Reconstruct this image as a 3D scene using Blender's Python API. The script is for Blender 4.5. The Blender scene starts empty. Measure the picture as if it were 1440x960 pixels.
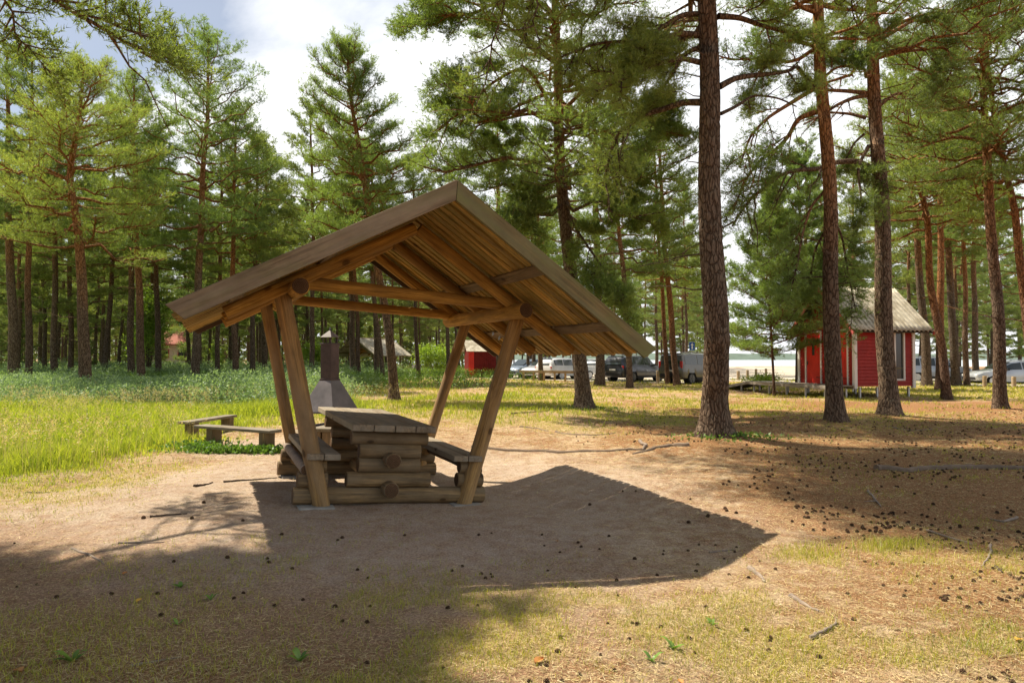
import bpy, bmesh, math, random
import numpy as np
from mathutils import Vector, Matrix, Euler
PI = math.pi
scene = bpy.context.scene
COL = scene.collection
random.seed(7)
RNG = np.random.default_rng(11)

# ------------------------------------------------------------------ camera maths
CAMH, FPX, HY = 1.55, 960.0, 503.0
PITCH = math.atan((HY - 480) / FPX)
def at(u, v, Y):
    """the place at distance Y ahead that the photograph shows at (u, v)"""
    a, b = (u - 720) / FPX, (480 - v) / FPX
    c, s = math.cos(PITCH), math.sin(PITCH)
    k = Y / (c - b * s)
    return Vector((a * k, Y, CAMH + (s + b * c) * k))

# ------------------------------------------------------------------ numeric noise
def _h(ix, iy, iz, seed):
    n = (ix * 374761393 + iy * 668265263 + iz * 2147483647 + seed * 974634777) & 0xFFFFFFFF
    n = ((n ^ (n >> 13)) * 1274126177) & 0xFFFFFFFF
    n = (n ^ (n >> 16)) & 0xFFFFFFFF
    return n / 4294967295.0
def vnoise(x, y, z=0.0, seed=0):
    x, y, z = np.broadcast_arrays(np.asarray(x, float), np.asarray(y, float), np.asarray(z, float))
    ix, iy, iz = np.floor(x).astype(np.int64), np.floor(y).astype(np.int64), np.floor(z).astype(np.int64)
    fx, fy, fz = x - ix, y - iy, z - iz
    fx, fy, fz = fx*fx*(3-2*fx), fy*fy*(3-2*fy), fz*fz*(3-2*fz)
    r = 0
    for dx in (0, 1):
        for dy in (0, 1):
            for dz in (0, 1):
                w = (fx if dx else 1-fx) * (fy if dy else 1-fy) * (fz if dz else 1-fz)
                r = r + w * _h(ix+dx, iy+dy, iz+dz, seed)
    return r                                            # 0..1
def fbm(x, y, seed=0, o=3):
    r, a, t = 0, 1.0, 0
    for i in range(o):
        r = r + a * vnoise(np.asarray(x)*2**i, np.asarray(y)*2**i, 0, seed+i); t += a; a *= .5
    return r / t
def sstep(a, b, x):
    t = np.clip((np.asarray(x, float) - a) / (b - a), 0, 1)
    return t*t*(3-2*t)

# ------------------------------------------------------------------ object helpers
def tag(o, label=None, cat=None, group=None, kind=None):
    if label: o['label'] = label
    if cat: o['category'] = cat
    if group: o['group'] = group
    if kind: o['kind'] = kind
    return o
def empty(name, loc=(0, 0, 0), rot=(0, 0, 0), label=None, cat=None, group=None):
    o = bpy.data.objects.new(name, None); COL.objects.link(o)
    o.location = loc; o.rotation_euler = rot; o.empty_display_size = .2
    return tag(o, label, cat, group)
def link(name, me, mat=None, parent=None, mtx=None, smooth=False):
    o = bpy.data.objects.new(name, me); COL.objects.link(o)
    if mat is not None:
        for m in (mat if isinstance(mat, (list, tuple)) else [mat]): me.materials.append(m)
    if smooth: me.shade_smooth()
    if parent is not None: o.parent = parent
    if mtx is not None: o.matrix_local = mtx
    return o
def kids(o): return [c for c in COL.objects if c.parent == o]
def copy_tree(o, parent=None):
    c = o.copy(); COL.objects.link(c); c.parent = parent
    for ch in kids(o): copy_tree(ch, c)
    return c
def bevel(o, w=.006, seg=2):
    m = o.modifiers.new('bevel', 'BEVEL'); m.width = w; m.segments = seg; m.limit_method = 'ANGLE'; m.angle_limit = math.radians(40)
    return o
def np_mesh(name, V, F, nper):
    """V (n,3); F flat index list with nper corners per face (int) """
    me = bpy.data.meshes.new(name)
    V = np.ascontiguousarray(V, dtype=np.float32); F = np.ascontiguousarray(F, dtype=np.int32).ravel()
    nf = len(F) // nper
    me.vertices.add(len(V)); me.vertices.foreach_set('co', V.ravel())
    me.loops.add(len(F)); me.loops.foreach_set('vertex_index', F)
    me.polygons.add(nf); me.polygons.foreach_set('loop_start', np.arange(nf, dtype=np.int32) * nper)
    me.update(calc_edges=True)
    return me

class MB:
    def __init__(s): s.v = []; s.f = []; s.m = []
    def add(s, vs, fs, mi=0):
        o = len(s.v); s.v += [tuple(v) for v in vs]
        s.f += [tuple(i + o for i in f) for f in fs]; s.m += [mi] * len(fs)
        return s
    def box(s, c, d, M=None, mi=0):
        x, y, z = d[0]/2, d[1]/2, d[2]/2
        vs = [Vector((c[0]+a*x, c[1]+b*y, c[2]+e*z)) for a in (-1, 1) for b in (-1, 1) for e in (-1, 1)]
        if M is not None: vs = [M @ v for v in vs]
        return s.add(vs, [(0,1,3,2),(4,6,7,5),(0,4,5,1),(2,3,7,6),(0,2,6,4),(1,5,7,3)], mi)
    def prism(s, poly, lo, hi, axis=1, mi=0):
        """poly in the two other axes, extruded along axis"""
        def P(a, b, t):
            return [(t, a, b), (a, t, b), (a, b, t)][axis]
        n = len(poly)
        vs = [P(a, b, lo) for a, b in poly] + [P(a, b, hi) for a, b in poly]
        fs = [tuple(range(n)), tuple(range(2*n-1, n-1, -1))] + [(i, i+n, (i+1) % n + n, (i+1) % n) for i in range(n)]
        return s.add(vs, fs, mi)
    def ring(s, prof, n=24, axis=2, c=(0, 0, 0), mi=0):
        """lathe: prof list of (r, h)"""
        o = len(s.v); vs = []
        for r, h in prof:
            for k in range(n):
                a = 2*PI*k/n; p = [r*math.cos(a), r*math.sin(a)]; p.insert(axis, h)
                vs.append((p[0]+c[0], p[1]+c[1], p[2]+c[2]))
        fs = [(i*n+k, i*n+(k+1) % n, (i+1)*n+(k+1) % n, (i+1)*n+k) for i in range(len(prof)-1) for k in range(n)]
        fs.append(tuple(range(n-1, -1, -1))); fs.append(tuple((len(prof)-1)*n+k for k in range(n)))
        return s.add(vs, fs, mi)
    def tube(s, pts, rad, n=8, mi=0, cap=True):
        V, F = tube_np(np.array([tuple(p) for p in pts], float), np.array(rad, float) * np.ones(len(pts)), n)
        fs = [tuple(int(i) for i in f) for f in F]
        if cap:
            fs.append(tuple(range(n-1, -1, -1))); fs.append(tuple((len(pts)-1)*n+k for k in range(n)))
        return s.add([tuple(v) for v in V], fs, mi)
    def build(s, name, mat=None, parent=None, mtx=None, smooth=False, fix=True):
        me = bpy.data.meshes.new(name); me.from_pydata(s.v, [], s.f)
        if any(s.m): me.polygons.foreach_set('material_index', s.m)
        if fix:
            bm = bmesh.new(); bm.from_mesh(me); bmesh.ops.recalc_face_normals(bm, faces=bm.faces); bm.to_mesh(me); bm.free()
        me.update()
        o = link(name, me, mat, parent, mtx)
        if smooth:
            me.shade_smooth(); 
            try: me.set_sharp_from_angle(angle=math.radians(40))
            except Exception: pass
        return o
def tube_np(P, R, n):
    k = len(P)
    T = np.gradient(P, axis=0); T /= np.linalg.norm(T, axis=1)[:, None] + 1e-9
    ref = np.array([0., 0, 1]) if abs(T[0][2]) < .9 else np.array([1., 0, 0])
    A = np.cross(T, ref); A /= np.linalg.norm(A, axis=1)[:, None] + 1e-9
    B = np.cross(T, A)
    a = np.arange(n) * 2*PI/n
    V = P[:, None, :] + R[:, None, None] * (np.cos(a)[None, :, None]*A[:, None, :] + np.sin(a)[None, :, None]*B[:, None, :])
    i = np.arange(k-1)[:, None]*n; j = np.arange(n)[None, :]; j2 = (j+1) % n
    F = np.stack([i+j, i+j2, i+n+j2, i+n+j], -1).reshape(-1, 4)
    return V.reshape(-1, 3), F
def frame_x(p, q, up=(0, 0, 1)):
    """matrix whose x axis runs p->q, origin in the middle"""
    p, q = Vector(p), Vector(q); x = (q-p).normalized(); u = Vector(up)
    y = u.cross(x).normalized(); z = x.cross(y)
    M = Matrix((x, y, z)).transposed().to_4x4(); M.translation = (p+q)/2
    return M, (q-p).length
def plank(name, p, q, w, t, mat, parent, up=(0, 0, 1), bev=.006):
    """board from p to q (centre line), width w across, thickness t along up"""
    M, L = frame_x(p, q, up)
    o = MB().box((0, 0, 0), (L, w, t)).build(name, mat, parent, M)
    return bevel(o, bev) if bev else o
def log(name, p, q, r, mat, parent, r2=None, n=20, ends=None, seed=0):
    M, L = frame_x(p, q, (0, 0, 1) if abs((Vector(q)-Vector(p)).normalized().z) < .9 else (0, 1, 0))
    r2 = r2 or r; prof = []
    m = 14
    P = [(-L/2, r*.9)] + [(-L/2 + .008 + (L-.016)*i/m, (r+(r2-r)*i/m)) for i in range(m+1)] + [(L/2, r2*.9)]
    b = MB(); vs = []
    for i, (x, rr) in enumerate(P):
        for k in range(n):
            a = 2*PI*k/n
            w = rr * (1 + .05*(float(vnoise(x*2.2+seed*7, math.cos(a)*1.2+9, math.sin(a)*1.2+5, seed))-.5)*2)
            vs.append((x, w*math.cos(a), w*math.sin(a)))
    fs = [(i*n+k, i*n+(k+1) % n, (i+1)*n+(k+1) % n, (i+1)*n+k) for i in range(len(P)-1) for k in range(n)]
    b.add(vs, fs, 0)
    e = len(vs) - n
    b.add([vs[k] for k in range(n)] + [vs[e+k] for k in range(n)], [tuple(range(n-1, -1, -1)), tuple(range(n, 2*n))], 1)
    return b.build(name, [mat, ends or M_['log_end']], parent, M, smooth=True)

# ------------------------------------------------------------------ materials
M_ = {}
def mat(name, rough=.8, spec=.2):
    m = bpy.data.materials.new(name); m.use_nodes = True
    nt = m.node_tree; b = nt.nodes['Principled BSDF']
    b.inputs['Roughness'].default_value = rough
    b.inputs['Specular IOR Level'].default_value = spec
    return m, nt, b
def N(nt, t, **kw):
    n = nt.nodes.new(t)
    for k, v in kw.items():
        if k in n.inputs.keys(): n.inputs[k].default_value = v
        else: setattr(n, k, v)
    return n
def ramp(nt, fac, stops):
    r = nt.nodes.new('ShaderNodeValToRGB'); e = r.color_ramp.elements
    while len(e) > 1: e.remove(e[-1])
    e[0].position = stops[0][0]; e[0].color = (*stops[0][1], 1)
    for p, c in stops[1:]:
        x = e.new(p); x.color = (*c, 1)
    nt.links.new(fac, r.inputs[0]); return r.outputs[0]
def mix(nt, fac, a, b, mode='MIX'):
    n = nt.nodes.new('ShaderNodeMix'); n.data_type = 'RGBA'; n.blend_type = mode
    for s, v in ((n.inputs[0], fac), (n.inputs[6], a), (n.inputs[7], b)):
        if hasattr(v, 'links') or hasattr(v, 'is_linked'): nt.links.new(v, s)
        elif isinstance(v, (tuple, list)): s.default_value = (*v[:3], 1)
        else: s.default_value = v
    return n.outputs[2]
def coords(nt, kind='Object', scale=(1, 1, 1), rot=(0, 0, 0)):
    tc = nt.nodes.new('ShaderNodeTexCoord'); mp = nt.nodes.new('ShaderNodeMapping')
    mp.inputs['Scale'].default_value = scale; mp.inputs['Rotation'].default_value = rot
    nt.links.new(tc.outputs[kind], mp.inputs[0]); return mp.outputs[0]
def noise(nt, vec, scale=5, detail=4, rough=.55, dist=0, out=0):
    n = N(nt, 'ShaderNodeTexNoise', Scale=scale, Detail=detail, Roughness=rough, Distortion=dist)
    nt.links.new(vec, n.inputs['Vector']); return n.outputs[out]
def bump(nt, b, h, strength=.4, dist=.02):
    n = N(nt, 'ShaderNodeBump', Strength=strength, Distance=dist)
    nt.links.new(h, n.inputs['Height']); nt.links.new(n.outputs[0], b.inputs['Normal']); return n
def mth(nt, op, a, b=None, c=None):
    n = nt.nodes.new('ShaderNodeMath'); n.operation = op
    for i, v in enumerate((a, b, c)):
        if v is None: continue
        if hasattr(v, 'is_linked'): nt.links.new(v, n.inputs[i])
        else: n.inputs[i].default_value = v
    return n.outputs[0]
def simple(name, col, rough=.6, spec=.3, metal=0, var=.25, sc=6, bmp=0):
    m, nt, b = mat(name, rough, spec); b.inputs['Metallic'].default_value = metal
    v = noise(nt, coords(nt), sc, 5)
    c = ramp(nt, v, [(.25, tuple(x*(1-var) for x in col)), (.75, tuple(min(1, x*(1+var)) for x in col))])
    nt.links.new(c, b.inputs['Base Color'])
    if bmp: bump(nt, b, v, bmp, .01)
    M_[name] = m; return m

def wood(name, dark, light, grey=None, greyamt=.0, stain=.5, moss=0, rough=.75):
    """grain runs along the object's x axis"""
    m, nt, b = mat(name, rough, .25)
    oi = nt.nodes.new('ShaderNodeObjectInfo')
    tc = nt.nodes.new('ShaderNodeTexCoord')
    ad = nt.nodes.new('ShaderNodeVectorMath'); ad.operation = 'ADD'
    sc = nt.nodes.new('ShaderNodeVectorMath'); sc.operation = 'SCALE'; sc.inputs[0].default_value = (17, 9, 5)
    nt.links.new(oi.outputs['Random'], sc.inputs['Scale'])
    nt.links.new(tc.outputs['Object'], ad.inputs[0]); nt.links.new(sc.outputs[0], ad.inputs[1])
    def mp(s):
        q = nt.nodes.new('ShaderNodeMapping'); q.inputs['Scale'].default_value = s; nt.links.new(ad.outputs[0], q.inputs[0]); return q.outputs[0]
    g = noise(nt, mp((.7, 13, 13)), 2.4, 7, .68, .8)
    g2 = noise(nt, mp((.6, 5, 5)), 1.6, 4, .6, .3)
    c = ramp(nt, g, [(.38, dark), (.5, tuple((a+b_)/2 for a, b_ in zip(dark, light))), (.62, light)])
    # board to board difference
    isl = nt.nodes.new('ShaderNodeNewGeometry').outputs['Random Per Island']
    c = mix(nt, 1.0, c, ramp(nt, isl, [(0, (.55, .55, .55)), (1, (1.2, 1.17, 1.1))]), 'MULTIPLY')
    if grey:
        c = mix(nt, ramp(nt, g2, [(.5-greyamt*.5, (0, 0, 0)), (.75-greyamt*.3, (1, 1, 1))]), c, grey)
    # knots
    vo = N(nt, 'ShaderNodeTexVoronoi', Scale=1.0); nt.links.new(mp((2.0, 3.2, 3.2)), vo.inputs['Vector'])
    kn = ramp(nt, vo.outputs['Distance'], [(.05, (.14, .10, .08)), (.085, (.35, .28, .22)), (.10, (.85, .8, .75)), (.2, (1, 1, 1))])
    c = mix(nt, .8, c, kn, 'MULTIPLY')
    st = ramp(nt, noise(nt, mp((.9, 2, 2)), 2.5, 5, .7), [(.35, (.5, .47, .43)), (.6, (1, 1, 1))])
    c = mix(nt, stain, c, st, 'MULTIPLY')
    if moss:
        c = mix(nt, mth(nt, 'MULTIPLY', ramp(nt, noise(nt, mp((1, 3, 3)), 3.1, 5, .7), [(.45, (0, 0, 0)), (.65, (1, 1, 1))]), moss), c, (.16, .17, .05))
    nt.links.new(c, b.inputs['Base Color'])
    # drying cracks
    cr = ramp(nt, noise(nt, mp((.8, 60, 60)), 1.3, 2, .5, .8), [(.3, (0, 0, 0)), (.42, (1, 1, 1))])
    h = mth(nt, 'ADD', mth(nt, 'MULTIPLY', g, .5), cr)
    bump(nt, b, h, .45, .004)
    M_[name] = m; return m

wood('amber_wood', (.24, .11, .016), (.68, .39, .085), (.30, .17, .05), .2, .5)
wood('roof_wood', (.17, .085, .014), (.74, .46, .12), (.28, .21, .06), .3, .55)
wood('post_wood', (.19, .105, .03), (.56, .34, .12), (.28, .19, .10), .35, .55)
wood('grey_wood', (.13, .082, .04), (.38, .265, .15), (.25, .19, .12), .35, .5, .25)
wood('green_wood', (.13, .085, .03), (.36, .25, .10), (.17, .15, .07), .5, .5, .5)
wood('table_wood', (.13, .095, .055), (.40, .30, .19), (.28, .24, .18), .4, .5)
wood('base_wood', (.12, .075, .034), (.42, .28, .13), (.2, .15, .09), .35, .65)
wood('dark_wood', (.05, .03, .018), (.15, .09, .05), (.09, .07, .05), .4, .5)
wood('bench_wood', (.12, .085, .05), (.33, .25, .16), (.25, .22, .18), .4, .6, .2)
wood('pale_post', (.3, .19, .08), (.58, .4, .2), (.4, .33, .24), .3, .4)
wood('deck_wood', (.16, .12, .08), (.4, .31, .22), (.3, .27, .23), .5, .5)
def mk_log_end():
    m, nt, b = mat('log_end', .85, .1)
    v = coords(nt)
    w = N(nt, 'ShaderNodeTexWave', wave_type='RINGS', rings_direction='X', Scale=22.0, Distortion=2.5, Detail=2.0)
    nt.links.new(v, w.inputs['Vector'])
    c = ramp(nt, w.outputs[1], [(.2, (.07, .042, .025)), (.9, (.17, .105, .06))])
    c = mix(nt, .8, c, ramp(nt, noise(nt, v, 9, 4), [(.3, (.5, .45, .4)), (.7, (1.1, 1.05, 1))]), 'MULTIPLY')
    nt.links.new(c, b.inputs['Base Color']); M_['log_end'] = m
mk_log_end()

def mk_bark(name, low, orange, z0, z1, bs=1.0, lich=.3):
    m, nt, b = mat(name, .9, .12)
    v = coords(nt, 'Object', (1, 1, .28))
    vo = N(nt, 'ShaderNodeTexVoronoi', Scale=17.0*bs, feature='DISTANCE_TO_EDGE', Randomness=1.0)
    wv = nt.nodes.new('ShaderNodeVectorMath'); wv.operation = 'ADD'
    ns = N(nt, 'ShaderNodeTexNoise', Scale=9.0, Detail=3.0); nt.links.new(v, ns.inputs['Vector'])
    sc = nt.nodes.new('ShaderNodeVectorMath'); sc.operation = 'SCALE'; sc.inputs['Scale'].default_value = .12
    nt.links.new(ns.outputs[1], sc.inputs[0]); nt.links.new(v, wv.inputs[0]); nt.links.new(sc.outputs[0], wv.inputs[1])
    nt.links.new(wv.outputs[0], vo.inputs['Vector'])
    plate = ramp(nt, vo.outputs['Distance'], [(.0, (0, 0, 0)), (.16, (1, 1, 1))])
    fine = noise(nt, coords(nt, 'Object', (1, 1, .5)), 40, 5, .7)
    c = ramp(nt, fine, [(.3, tuple(x*.62 for x in low)), (.55, low), (.75, tuple(x*1.5 for x in low))])
    co = ramp(nt, fine, [(.3, tuple(x*.6 for x in orange)), (.6, orange), (.8, tuple(min(1, x*1.4) for x in orange))])
    sp = nt.nodes.new('ShaderNodeSeparateXYZ'); nt.links.new(coords(nt), sp.inputs[0])
    zz = mth(nt, 'ADD', sp.outputs[2], mth(nt, 'MULTIPLY', noise(nt, coords(nt, 'Object', (1, 1, .4)), 2.2, 3), 5.0))
    f = nt.nodes.new('ShaderNodeMapRange'); f.inputs[1].default_value = z0+2.5; f.inputs[2].default_value = z1+2.5; nt.links.new(zz, f.inputs[0])
    c = mix(nt, f.outputs[0], c, co)
    li = ramp(nt, noise(nt, coords(nt), 5, 5, .7), [(.52, (0, 0, 0)), (.68, (1, 1, 1))])
    c = mix(nt, mth(nt, 'MULTIPLY', li, lich), c, (.26, .26, .2))
    c = mix(nt, 1.0, c, ramp(nt, vo.outputs['Distance'], [(.0, (.3, .25, .22)), (.14, (1, 1, 1))]), 'MULTIPLY')
    # each tree's bark a little different
    oi = nt.nodes.new('ShaderNodeObjectInfo')
    c = mix(nt, 1.0, c, ramp(nt, oi.outputs['Random'], [(0, (.8, .8, .82)), (1, (1.2, 1.12, 1.05))]), 'MULTIPLY')
    nt.links.new(c, b.inputs['Base Color'])
    bump(nt, b, mth(nt, 'ADD', plate, mth(nt, 'MULTIPLY', fine, .5)), .9, .02)
    M_[name] = m; return m
mk_bark('bark', (.17, .13, .095), (.38, .195, .085), 5.5, 9.0)
mk_bark('bark_red', (.18, .125, .085), (.42, .20, .08), 3.5, 7.5, 1.0, .15)
mk_bark('bark_near', (.18, .13, .09), (.38, .18, .075), 7.0, 10.0, 1.0, .25)
mk_bark('bark_orange', (.18, .115, .078), (.38, .18, .075), 1.5, 5.0, 1.0, .1)

def mk_leaf(name, dark, light, trans=.35, rough=.5, bright=1.0):
    m = bpy.data.materials.new(name); m.use_nodes = True; nt = m.node_tree
    nt.nodes.clear(); out = nt.nodes.new('ShaderNodeOutputMaterial')
    geo = nt.nodes.new('ShaderNodeNewGeometry'); oi = nt.nodes.new('ShaderNodeObjectInfo')
    n1 = noise(nt, coords(nt), .9, 3, .6)
    f = mth(nt, 'ADD', mth(nt, 'MULTIPLY', geo.outputs['Random Per Island'], .45), mth(nt, 'ADD', mth(nt, 'MULTIPLY', n1, .35), mth(nt, 'MULTIPLY', noise(nt, coords(nt, 'Object', (1, 1, 1)), .23, 3, .6), .25)))
    c = ramp(nt, f, [(.25, dark), (.7, light)])
    c = mix(nt, 1.0, c, ramp(nt, oi.outputs['Random'], [(0, (.82, .9, .9)), (1, (1.18, 1.08, .95))]), 'MULTIPLY')
    d = nt.nodes.new('ShaderNodeBsdfDiffuse'); t = nt.nodes.new('ShaderNodeBsdfTranslucent'); g = nt.nodes.new('ShaderNodeBsdfGlossy')
    g.inputs['Roughness'].default_value = rough; g.inputs['Color'].default_value = (.7, .75, .7, 1)
    nt.links.new(c, d.inputs[0])
    tc_ = mix(nt, 1.0, c, (1.35*bright, 1.4*bright, .7), 'MULTIPLY'); nt.links.new(tc_, t.inputs[0])
    a = nt.nodes.new('ShaderNodeMixShader'); a.inputs[0].default_value = trans
    nt.links.new(d.outputs[0], a.inputs[1]); nt.links.new(t.outputs[0], a.inputs[2])
    e = nt.nodes.new('ShaderNodeMixShader'); e.inputs[0].default_value = .05
    nt.links.new(a.outputs[0], e.inputs[1]); nt.links.new(g.outputs[0], e.inputs[2])
    nt.links.new(e.outputs[0], out.inputs[0]); M_[name] = m; return m
mk_leaf('needles', (.072, .115, .032), (.20, .255, .066), .5)
mk_leaf('needles_bright', (.10, .155, .042), (.27, .335, .088), .53)
mk_leaf('needles_far', (.10, .14, .048), (.25, .305, .10), .5)
mk_leaf('meadow', (.15, .22, .018), (.44, .46, .06), .48)
mk_leaf('lawn', (.15, .20, .02), (.46, .42, .06), .4)
mk_leaf('seed_head', (.34, .29, .16), (.58, .50, .33), .3)
mk_leaf('shrub', (.07, .13, .06), (.30, .40, .22), .4)
mk_leaf('herb', (.06, .13, .02), (.16, .27, .04), .35)
mk_leaf('straw', (.13, .07, .03), (.75, .55, .28), .15)
mk_leaf('broadleaf', (.12, .2, .02), (.28, .38, .05), .5)

# ------------------------------------------------------------------ world, sun, camera
SUNV = Vector((-.58, .36, 1.0)).normalized()            # towards the sun
ELEV = math.asin(SUNV.z); AZ = math.atan2(SUNV.x, SUNV.y)
w = bpy.data.worlds.new('World'); scene.world = w; w.use_nodes = True
nt = w.node_tree; nt.nodes.clear()
out = nt.nodes.new('ShaderNodeOutputWorld'); bg = nt.nodes.new('ShaderNodeBackground')
sky = nt.nodes.new('ShaderNodeTexSky'); sky.sky_type = 'NISHITA'; sky.sun_disc = False
sky.sun_elevation = ELEV; sky.sun_rotation = AZ; sky.air_density = 1.0; sky.dust_density = 1.0; sky.ozone_density = 1.0
tc = nt.nodes.new('ShaderNodeTexCoord')
sp = nt.nodes.new('ShaderNodeSeparateXYZ'); nt.links.new(tc.outputs['Generated'], sp.inputs[0])
zz = mth(nt, 'ADD', mth(nt, 'MAXIMUM', sp.outputs[2], 0.0), .22)
cb = nt.nodes.new('ShaderNodeCombineXYZ')
nt.links.new(mth(nt, 'DIVIDE', sp.outputs[0], zz), cb.inputs[0]); nt.links.new(mth(nt, 'DIVIDE', sp.outputs[1], zz), cb.inputs[1])
mp = nt.nodes.new('ShaderNodeMapping'); mp.inputs['Location'].default_value = (1.35, 3.4, 0); mp.inputs['Scale'].default_value = (.8, 1.1, 1)
nt.links.new(cb.outputs[0], mp.inputs[0])
n1 = noise(nt, mp.outputs[0], 1.1, 8, .56, .5)
bias = mth(nt, 'ADD', mth(nt, 'MULTIPLY', sp.outputs[0], .55), mth(nt, 'SUBTRACT', mth(nt, 'MULTIPLY', sp.outputs[1], .30), mth(nt, 'MULTIPLY', sp.outputs[2], .42)))   # more cloud over the lake, clearer overhead and behind
cov = mth(nt, 'ADD', n1, bias)
cf = ramp(nt, cov, [(.36, (.2, .2, .2)), (.45, (.6, .6, .6)), (.53, (1, 1, 1))])
n2 = noise(nt, mp.outputs[0], 2.3, 6, .6)
cc = ramp(nt, n2, [(.25, (11.2, 11.7, 12.3)), (.55, (13.2, 13.3, 13.4))])
skycol = mix(nt, cf, sky.outputs[0], cc)
nt.links.new(skycol, bg.inputs[0]); bg.inputs[1].default_value = .050
nt.links.new(bg.outputs[0], out.inputs[0])

L = bpy.data.lights.new('sun', 'SUN'); L.energy = 5.0; L.angle = math.radians(.55); L.color = (1, .905, .74)
so = bpy.data.objects.new('sun', L); COL.objects.link(so); so.location = (0, 0, 60)
so.rotation_euler = (-SUNV).to_track_quat('-Z', 'Y').to_euler()

cam = bpy.data.cameras.new('camera'); co = bpy.data.objects.new('camera', cam); COL.objects.link(co)
co.location = (0, 0, CAMH); co.rotation_euler = (PI/2 + PITCH, 0, 0)
cam.sensor_width = 36; cam.lens = 24; cam.clip_start = .05; cam.clip_end = 6000; scene.camera = co
vs = scene.view_settings; vs.view_transform = 'Standard'; vs.look = 'None'; vs.gamma = 1; vs.exposure = .98
try: vs.use_curve_mapping = False
except Exception: pass
scene.cycles.max_bounces = 6; scene.cycles.diffuse_bounces = 3; scene.cycles.transmission_bounces = 3

# ------------------------------------------------------------------ ground
SH_O = Vector((-1.257, 7.276, 0)); SH_YAW, SH_PITCH, SH_ROLL = .408, .004, .07
def shloc(x, y):
    dx, dy = np.asarray(x) - SH_O.x, np.asarray(y) - SH_O.y
    c, s = math.cos(SH_YAW), math.sin(SH_YAW)
    return dx*c + dy*s, -dx*s + dy*c
def lake_mask(x, y):
    shore = 122 + 6*np.sin(np.asarray(x)*.03) + np.where(np.asarray(x) < -10, (-10-np.asarray(x))*3.0, 0)
    return sstep(0, 14, np.asarray(y) - shore)
TREE_MOUNDS = []
def gz(x, y):
    x, y = np.asarray(x, float), np.asarray(y, float)
    r = np.hypot(x, y)
    far = 1 - sstep(25, 60, r)
    z = ((fbm(x*.28+3, y*.28+8, 5)-.5)*.22 + (vnoise(x*1.3, y*1.3, 0, 9)-.5)*.045 + (vnoise(x*3.7, y*3.7, 0, 19)-.5)*.022*(1-sstep(12, 25, r))) * (.35+.65*far)
    lx, ly = shloc(x, y)
    near = 1 - sstep(1.6, 3.2, np.hypot(lx/1.1, (ly-1)/1.2))
    z = z*(1-near) + (-math.tan(SH_ROLL)*np.clip(lx, -1.6, 1.6)*.8 + .028*(vnoise(x*3, y*3, 0, 4)-.5)) * near
    for mx, my, mh, mr in TREE_MOUNDS:
        z = z + mh*np.exp(-((x-mx)**2+(y-my)**2)/(mr*mr))
    return z*(1-lake_mask(x, y)) - 1.6*lake_mask(x, y)
def gz1(x, y): return float(gz(x, y))

def meadow_d(x, y):
    """tall green grass, 0..1"""
    n = (fbm(x*.5, y*.5, 21)-.5)*2.2
    edge = np.where(y < 13, -5.2 - (y-8)*.05, -6.0 + (y-13)*.30)      # right border
    d = sstep(-1.0, 1.8, edge - x + n*1.2) * sstep(6.8, 10.0, y + n*.9) * (.55+.45*sstep(.35, .6, fbm(x*.9, y*.9, 23)))
    d = d * (1 - sstep(20.5, 24.5, y + n*1.5))
    back = sstep(15, 22, y+n*3) * (1-sstep(24, 30, y+n*2)) * (1-sstep(-4, 5, x+n*3)) * .55 * sstep(.35, .6, fbm(x*.3+5, y*.6, 88))
    return np.clip(np.maximum(d, back), 0, 1)
def lawn_d(x, y):
    """short yellow-green grass in patches, 0..1"""
    n = fbm(x*.55+40, y*.55, 31); n2 = fbm(x*2.2, y*2.2, 33, 2)
    p = sstep(.46, .62, n*.65+n2*.35)
    strip = sstep(13.5, 20, y+n*3) * (1-sstep(46, 52, y)) * (1-sstep(6, 13, x-(y-18)*.5)) * (.25+.9*sstep(.4, .55, n))
    fg = (1-sstep(4.4, 6.2, y+(x-2)*-.15)) * (.03+.6*p*sstep(.42, .62, n2)) * sstep(-2.4, -.2, x+ .3*y-1.2)
    fl = (1-sstep(5.2, 7.0, y)) * (1-sstep(-2.5, -.2, x)) * p*.3
    bord = (1-sstep(-4.5, -2.9, x+n*1.2)) * sstep(5.8, 7.2, y) * (1-sstep(10, 11, y)) * (.3+.5*p)
    rt = sstep(3, 5, x) * p * .28
    tuft = (np.exp(-((x-2.5)**2/.12+(y-5.55)**2/.05)) + np.exp(-((x-3.2)**2/.10+(y-5.75)**2/.03)) + .5*np.exp(-((x-2.9)**2/.3+(y-5.1)**2/.12)))*(.35+1.2*sstep(.4, .6, n2))
    verge = sstep(24, 27, y)*sstep(14, 17, x)*(1-sstep(42, 46, y))
    return np.clip(np.maximum.reduce([strip, fg, fl, bord, rt, np.clip(tuft, 0, 1), verge]), 0, 1)
def brown_d(x, y):
    n = fbm(x*.4, y*.4, 51)
    d = sstep(1.0, 3.6, x + (n-.5)*3 + (y-8)*-.08) * (1-sstep(22, 27, y))
    d = np.maximum(d, (1-sstep(5.8, 6.8, y))*(1-sstep(-.5, 1.5, x))*.9)
    return np.clip(d*(.75+.6*n), 0, 1)
def shrub_d(x, y):
    n = (fbm(x*.25, y*.25, 61)-.5)*7
    return sstep(19.5, 23, y+n*.5) * (1-sstep(58, 75, y)) * (1-sstep(-9, -5, x+(y-25)*.12+n*.6))
def bare_d(x, y):
    lx, ly = shloc(x, y)
    d = 1 - sstep(1.9, 4.2, np.hypot(lx/1.15, (ly-.7)/1.3) + (fbm(x*.8, y*.8, 71)-.5)*1.2)
    fp = 1 - sstep(.8, 2.0, np.hypot((x+4.0), (y-11.8)))
    return np.clip(np.maximum(d, fp), 0, 1)

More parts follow.
